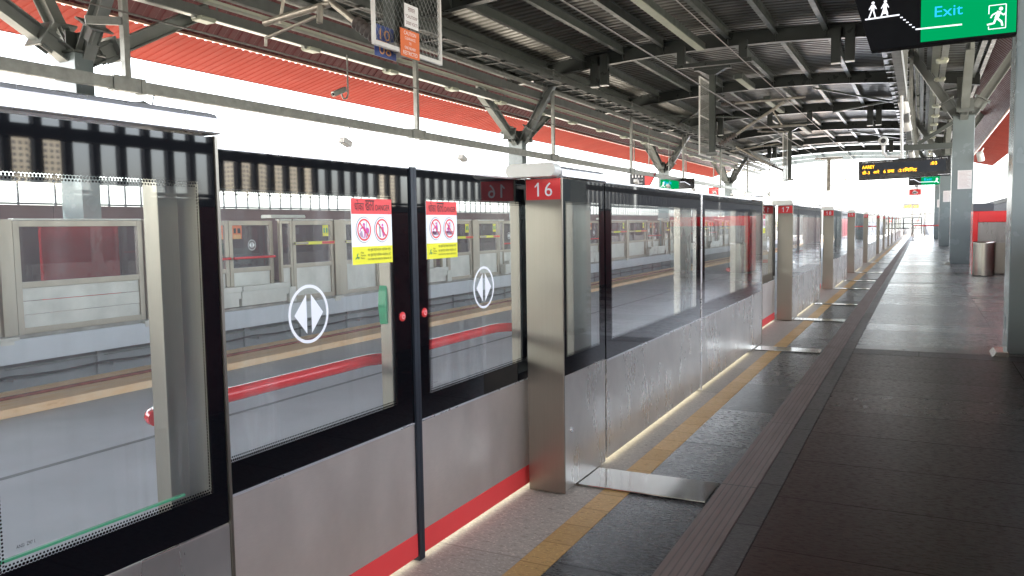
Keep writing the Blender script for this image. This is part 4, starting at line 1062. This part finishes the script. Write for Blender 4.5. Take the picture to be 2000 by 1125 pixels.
def small_exit(x, y, z, w, h, label, cat='exit sign', flip=False):
    t = thing('exit_sign', (x, y, z), label, cat)
    MB().box(0, w, 0, .1, 0, h).build('sign_box', 'black', t, bevel=.004)
    a = (.0, w * .55) if flip else (w * .4, w)
    MB().box(a[0], a[1], -.004, -.0005, .01, h - .01).build('green_panel', 'sign_green', t)
    P_ = PY(-.007)
    MB().text(P_, 'Exit', a[0] + w * .1, h * .5, w * .24, h * .3).build('lettering', 'sign_cyan', t)
    q = MB()
    b0 = w * .58 if flip else w * .04
    q.stroke(P_, (b0, h * .68), (b0 + w * .14, h * .68), .03).stroke(P_, (b0 + w * .14, h * .68), (b0 + w * .3, h * .35), .03)
    if not flip: q.stroke(P_, (b0 + w * .3, h * .35), (w * .8, h * .35), .03)
    xx = (a[0] + w * .1) if flip else w * .9
    q.disc(P_, (xx, h * .66), .05).stroke(P_, (xx, h * .6), (xx - .03, h * .4), .07).stroke(P_, (xx - .03, h * .42), (xx + .08, h * .22), .04).stroke(P_, (xx - .03, h * .42), (xx - .12, h * .3), .04)
    q.build('pictogram', 'sign_white', t)
    for f_ in (.25, .75): MB().tube([(w * f_, .05, h + .001), (w * f_, .05, zl(x) - z)], .025, 8).build('hanger', 'galv', t)
    return t
small_exit(-.62, 44., 2.93, 1.36, .42, 'small distant exit sign below the departure board')
fs = small_exit(-11.9, 40., 2.98, 1.75, .52, 'green and black exit sign hanging over the far platform', flip=True)
wi = thing('wayfinding_sign', (-12.0, 35.5, 3.0), 'grey and red wayfinding sign hanging over the far platform, left of the exit sign', 'sign')
MB().prism([(0, 0), (.95, 0), (1.25, .55), (0, .55)], 'Y', 0, .1).build('sign_box', 'rubber', wi, bevel=.004)
MB().poly(PY(-.003), [(.72, .01), (.94, .01), (1.23, .54), (.72, .54)]).build('red_panel', 'red', wi)
q = MB(); Pw = PY(-.004)
for k in range(4): q.disc(Pw, (.14 + .15 * k, .49), .025).stroke(Pw, (.14 + .15 * k, .46), (.14 + .15 * k, .37), .05)
q.text(Pw, 'लिफ्ट / Lift', .28, .21, .35, .09).text(Pw, 'Toilets', .28, .07, .32, .09).build('lettering', 'white', wi)
for f_ in (.2, .9): MB().tube([(f_, .05, .552), (f_, .05, 3.1)], .025, 8).build('hanger', 'galv', wi)
pn = thing('platform_number_sign', (-11.7, 49.5, 2.92), 'red hanging platform sign with a white number 2', 'sign')
MB().box(0, .62, 0, .1, 0, .52).build('sign_box', 'red', pn, bevel=.004)
MB().text(PY(-.004), '2', .22, .06, .19, .24).stroke(PY(-.004), (.03, .36), (.59, .36), .012).build('lettering', 'white', pn)
MB().tube([(.31, .05, .521), (.31, .05, 3.0)], .03, 8).build('hanger', 'galv', pn)
pr2 = thing('platform_number_sign', (-.62, 46.0, 2.52), 'small red sign with a white mark below the distant exit sign', 'sign')
MB().box(0, .55, 0, .1, 0, .30).build('sign_box', 'red', pr2, bevel=.004)
MB().disc(PY(-.004), (.26, .14), .09).poly(PY(-.004), [(.12, .09), (.42, .09), (.38, .16), (.16, .16)]).build('white_mark', 'white', pr2)
MB().tube([(.27, .05, .301), (.27, .05, 3.5)], .025, 8).build('hanger', 'galv', pr2)
bd2 = thing('departure_board', (-.55, 50.0, 2.02), 'tiny distant board with amber lettering beyond the departure board', 'departure board')
MB().box(-.4, .4, 0, .1, -.13, .13).build('case', 'white_metal', bd2)
MB().text(PY(-.006), 'आरे 03', -.36, -.08, .72, .16).build('led_lettering', 'led', bd2)
for xx in (-.3, .3): MB().tube([(xx, .05, .131), (xx, .05, 4.0)], .02, 6).build('hanger', 'galv', bd2)

# ---------------------------------------------------------------- furniture on the near platform
bi = thing('litter_bin', (1.20, 19.9, 0), 'round brushed steel litter bin in front of the red kiosk', 'bin')
n = 40
MB().tube([(0, 0, .02), (0, 0, .70)], .212, n).build('drum', 'bin_steel', bi)
MB().tube([(0, 0, 0), (0, 0, .019)], .205, n).build('base_ring', 'black', bi)
MB().tube([(0, 0, .701), (0, 0, .735), (0, 0, .74)], [.216, .216, .19], n).build('lid', 'bin_steel', bi)
ks = thing('counter_kiosk', (1.0, 20.4, 0), 'red framed kiosk with steel counter front beside the pillar', 'kiosk')
MB().box(0, .10, 0, .9, 0, 1.39).box(.101, 2.2, 0, .9, 1.15, 1.39).build('red_frame', 'red_paint', ks, bevel=.01)
MB().box(.102, 2.19, .03, .85, .70, 1.148).build('counter_front', 'kiosk_steel', ks, bevel=.004)
MB().box(.102, 2.19, .06, .85, .02, .698).build('plinth', 'post_steel', ks, bevel=.004)
MB().box(.0, .40, .05, .85, 1.392, 1.56).build('top_box', 'fin', ks, bevel=.01)
sn = thing('belt_stanchion', (-.46, 54.8, 0), 'slim stanchion with a red belt stretched to a pillar at the platform end', 'stanchion')
MB().tube([(0, 0, 0), (0, 0, .03), (0, 0, .05)], [.17, .17, .04], 20).tube([(0, 0, .05), (0, 0, .98)], .032, 12).build('post', 'steel', sn)
MB().box(.035, 1.42, -.012, .012, .87, .94).build('belt', 'red', sn)
eg = thing('end_gate', (-1.45, 76.5, 0), 'dark framed glazed barrier closing the far end of the platform', 'barrier')
mb = MB()
for x in (-.75, .02, .72, 1.38): mb.box(x, x + .07, 0, .08, 0, 1.5)
for a, b in ((-.68, .02), (.09, .72), (.79, 1.38)):
    for z in (.55, .95, 1.43): mb.box(a, b, .01, .07, z, z + .07)
mb.build('frame', 'black', eg)
mb = MB()
for a, b in ((-.68, .02), (.09, .72), (.79, 1.38)): mb.box(a, b, .03, .04, .62, 1.43)
mb.build('glass_pane', 'glass', eg)
mb = MB()
for a, b in ((-.68, .02), (.09, .72), (.79, 1.38)): mb.box(a, b, .02, .06, .02, .55)
mb.build('lower_panel', 'wallgrey', eg)
MB().box(-.5, -.1, .0, .02, 1.15, 1.28).box(.95, 1.28, .0, .02, 1.15, 1.28).build('red_notice', 'red', eg)
ew = thing('end_wall', (1.6, 77., 0), 'dark low wall at the right end of the platform', 'wall')
MB().box(-1.5, 1.3, 0, .15, 0, 1.15).build('panel', 'fin', ew)

# scaffold frames at the end of the station
def scaffold(x0, x1, y, z0, z1, label):
    t = thing('scaffold_frame', (x0, y, z0), label, 'scaffold', 'scaffold frames beyond the canopy end')
    w, h = x1 - x0, z1 - z0; mb = MB()
    for k in range(3): mb.tube([(w * k / 2, 0, 0), (w * k / 2, 0, h)], .045, 6)
    mb.build('standards', 'aged_metal', t); mb = MB()
    n_ = max(2, int(h / 1.6))
    for k in range(n_ + 1): mb.tube([(-.2, .06, h * k / n_), (w + .2, .06, h * k / n_)], .04, 6)
    mb.build('ledgers', 'aged_metal', t)
    MB().tube([(0, .1, 0), (w, .1, h)], .03, 6).build('brace', 'aged_metal', t)
scaffold(-14.6, -10.8, 66., 0, 7.2, 'rusty scaffold frame beyond the far end of the far platform')
scaffold(-.7, 1.1, 70., 0, 5.2, 'rusty scaffold frame beyond the near platform end')

# ---------------------------------------------------------------- distant towers (reflected in the glass)
for k, (s0, s1, zt, nm) in enumerate(((.600, .629, .128, 'a'), (.647, .673, .128, 'b'), (.983, .999, .125, 'c'), (1.02, 1.038, .13, 'd'), (1.062, 1.079, .128, 'e'), (1.101, 1.119, .13, 'f'), (1.143, 1.158, .127, 'g'), (1.399, 1.419, .13, 'h'))):
    D = 420.
    y0, y1 = s0 * (D + 3), s1 * (D + 3); w = y1 - y0; H = 1.2 + zt * (D + 3) + 12
    t = thing('apartment_tower', (D, y0, -12), 'beige apartment tower, %s of those far beyond the near platform' % ['first', 'second', 'third', 'fourth', 'fifth', 'sixth', 'seventh', 'eighth'][k], 'tower', 'distant apartment towers')
    MB().box(0, 16, 0, w, 0, H).build('block', 'tower', t)
    MB().box(3, 9, w * .3, w * .7, H + .01, H + 4).build('roof_house', 'tower', t)

# ---------------------------------------------------------------- light, sky, camera
world = bpy.data.worlds.new('World'); S.world = world; world.use_nodes = True
wn = world.node_tree; bg = wn.nodes['Background']
sky = wn.nodes.new('ShaderNodeTexSky'); sky.sky_type = 'NISHITA'; sky.sun_disc = False
SUN_EL, SUN_AZ = 52., 215.     # azimuth measured clockwise from +Y
sky.sun_elevation = R(SUN_EL); sky.sun_rotation = R(SUN_AZ); sky.air_density = 1.; sky.dust_density = 3.; sky.ozone_density = 1.
hs = wn.nodes.new('ShaderNodeHueSaturation'); hs.inputs['Saturation'].default_value = .42
wn.links.new(sky.outputs[0], hs.inputs['Color']); wn.links.new(hs.outputs[0], bg.inputs[0]); bg.inputs[1].default_value = .15
sl = bpy.data.lights.new('sun', 'SUN'); sl.energy = 3.5; sl.angle = R(.6); sl.color = (1., .95, .88)
so = bpy.data.objects.new('sun', sl); COL.objects.link(so)
dv = Vector((math.sin(R(SUN_AZ)) * math.cos(R(SUN_EL)), math.cos(R(SUN_AZ)) * math.cos(R(SUN_EL)), math.sin(R(SUN_EL))))
so.rotation_euler = dv.to_track_quat('Z', 'Y').to_euler(); so.location = (0, 0, 40)

cam = bpy.data.cameras.new('camera'); co = bpy.data.objects.new('camera', cam); COL.objects.link(co)
r_ = Vector((.89065697, .4544136, -.01544158)); u_ = Vector((-.02071917, .07448946, .99700654)); f_ = Vector((-.45420357, .88767088, -.07575963))
mw = Matrix(((r_.x, u_.x, -f_.x, 0), (r_.y, u_.y, -f_.y, 0), (r_.z, u_.z, -f_.z, 1.2), (0, 0, 0, 1)))
co.matrix_world = mw
cam.sensor_width = 36.; cam.lens = 1564.19 / 2000 * 36; cam.clip_start = .05; cam.clip_end = 3000
S.camera = co
S.render.engine = 'CYCLES'
S.cycles.max_bounces = 12; S.cycles.transparent_max_bounces = 32; S.cycles.diffuse_bounces = 6; S.cycles.glossy_bounces = 6
S.cycles.use_denoising = True
S.view_settings.view_transform = 'Standard'; S.view_settings.look = 'None'; S.view_settings.exposure = 3.45; S.view_settings.gamma = 1
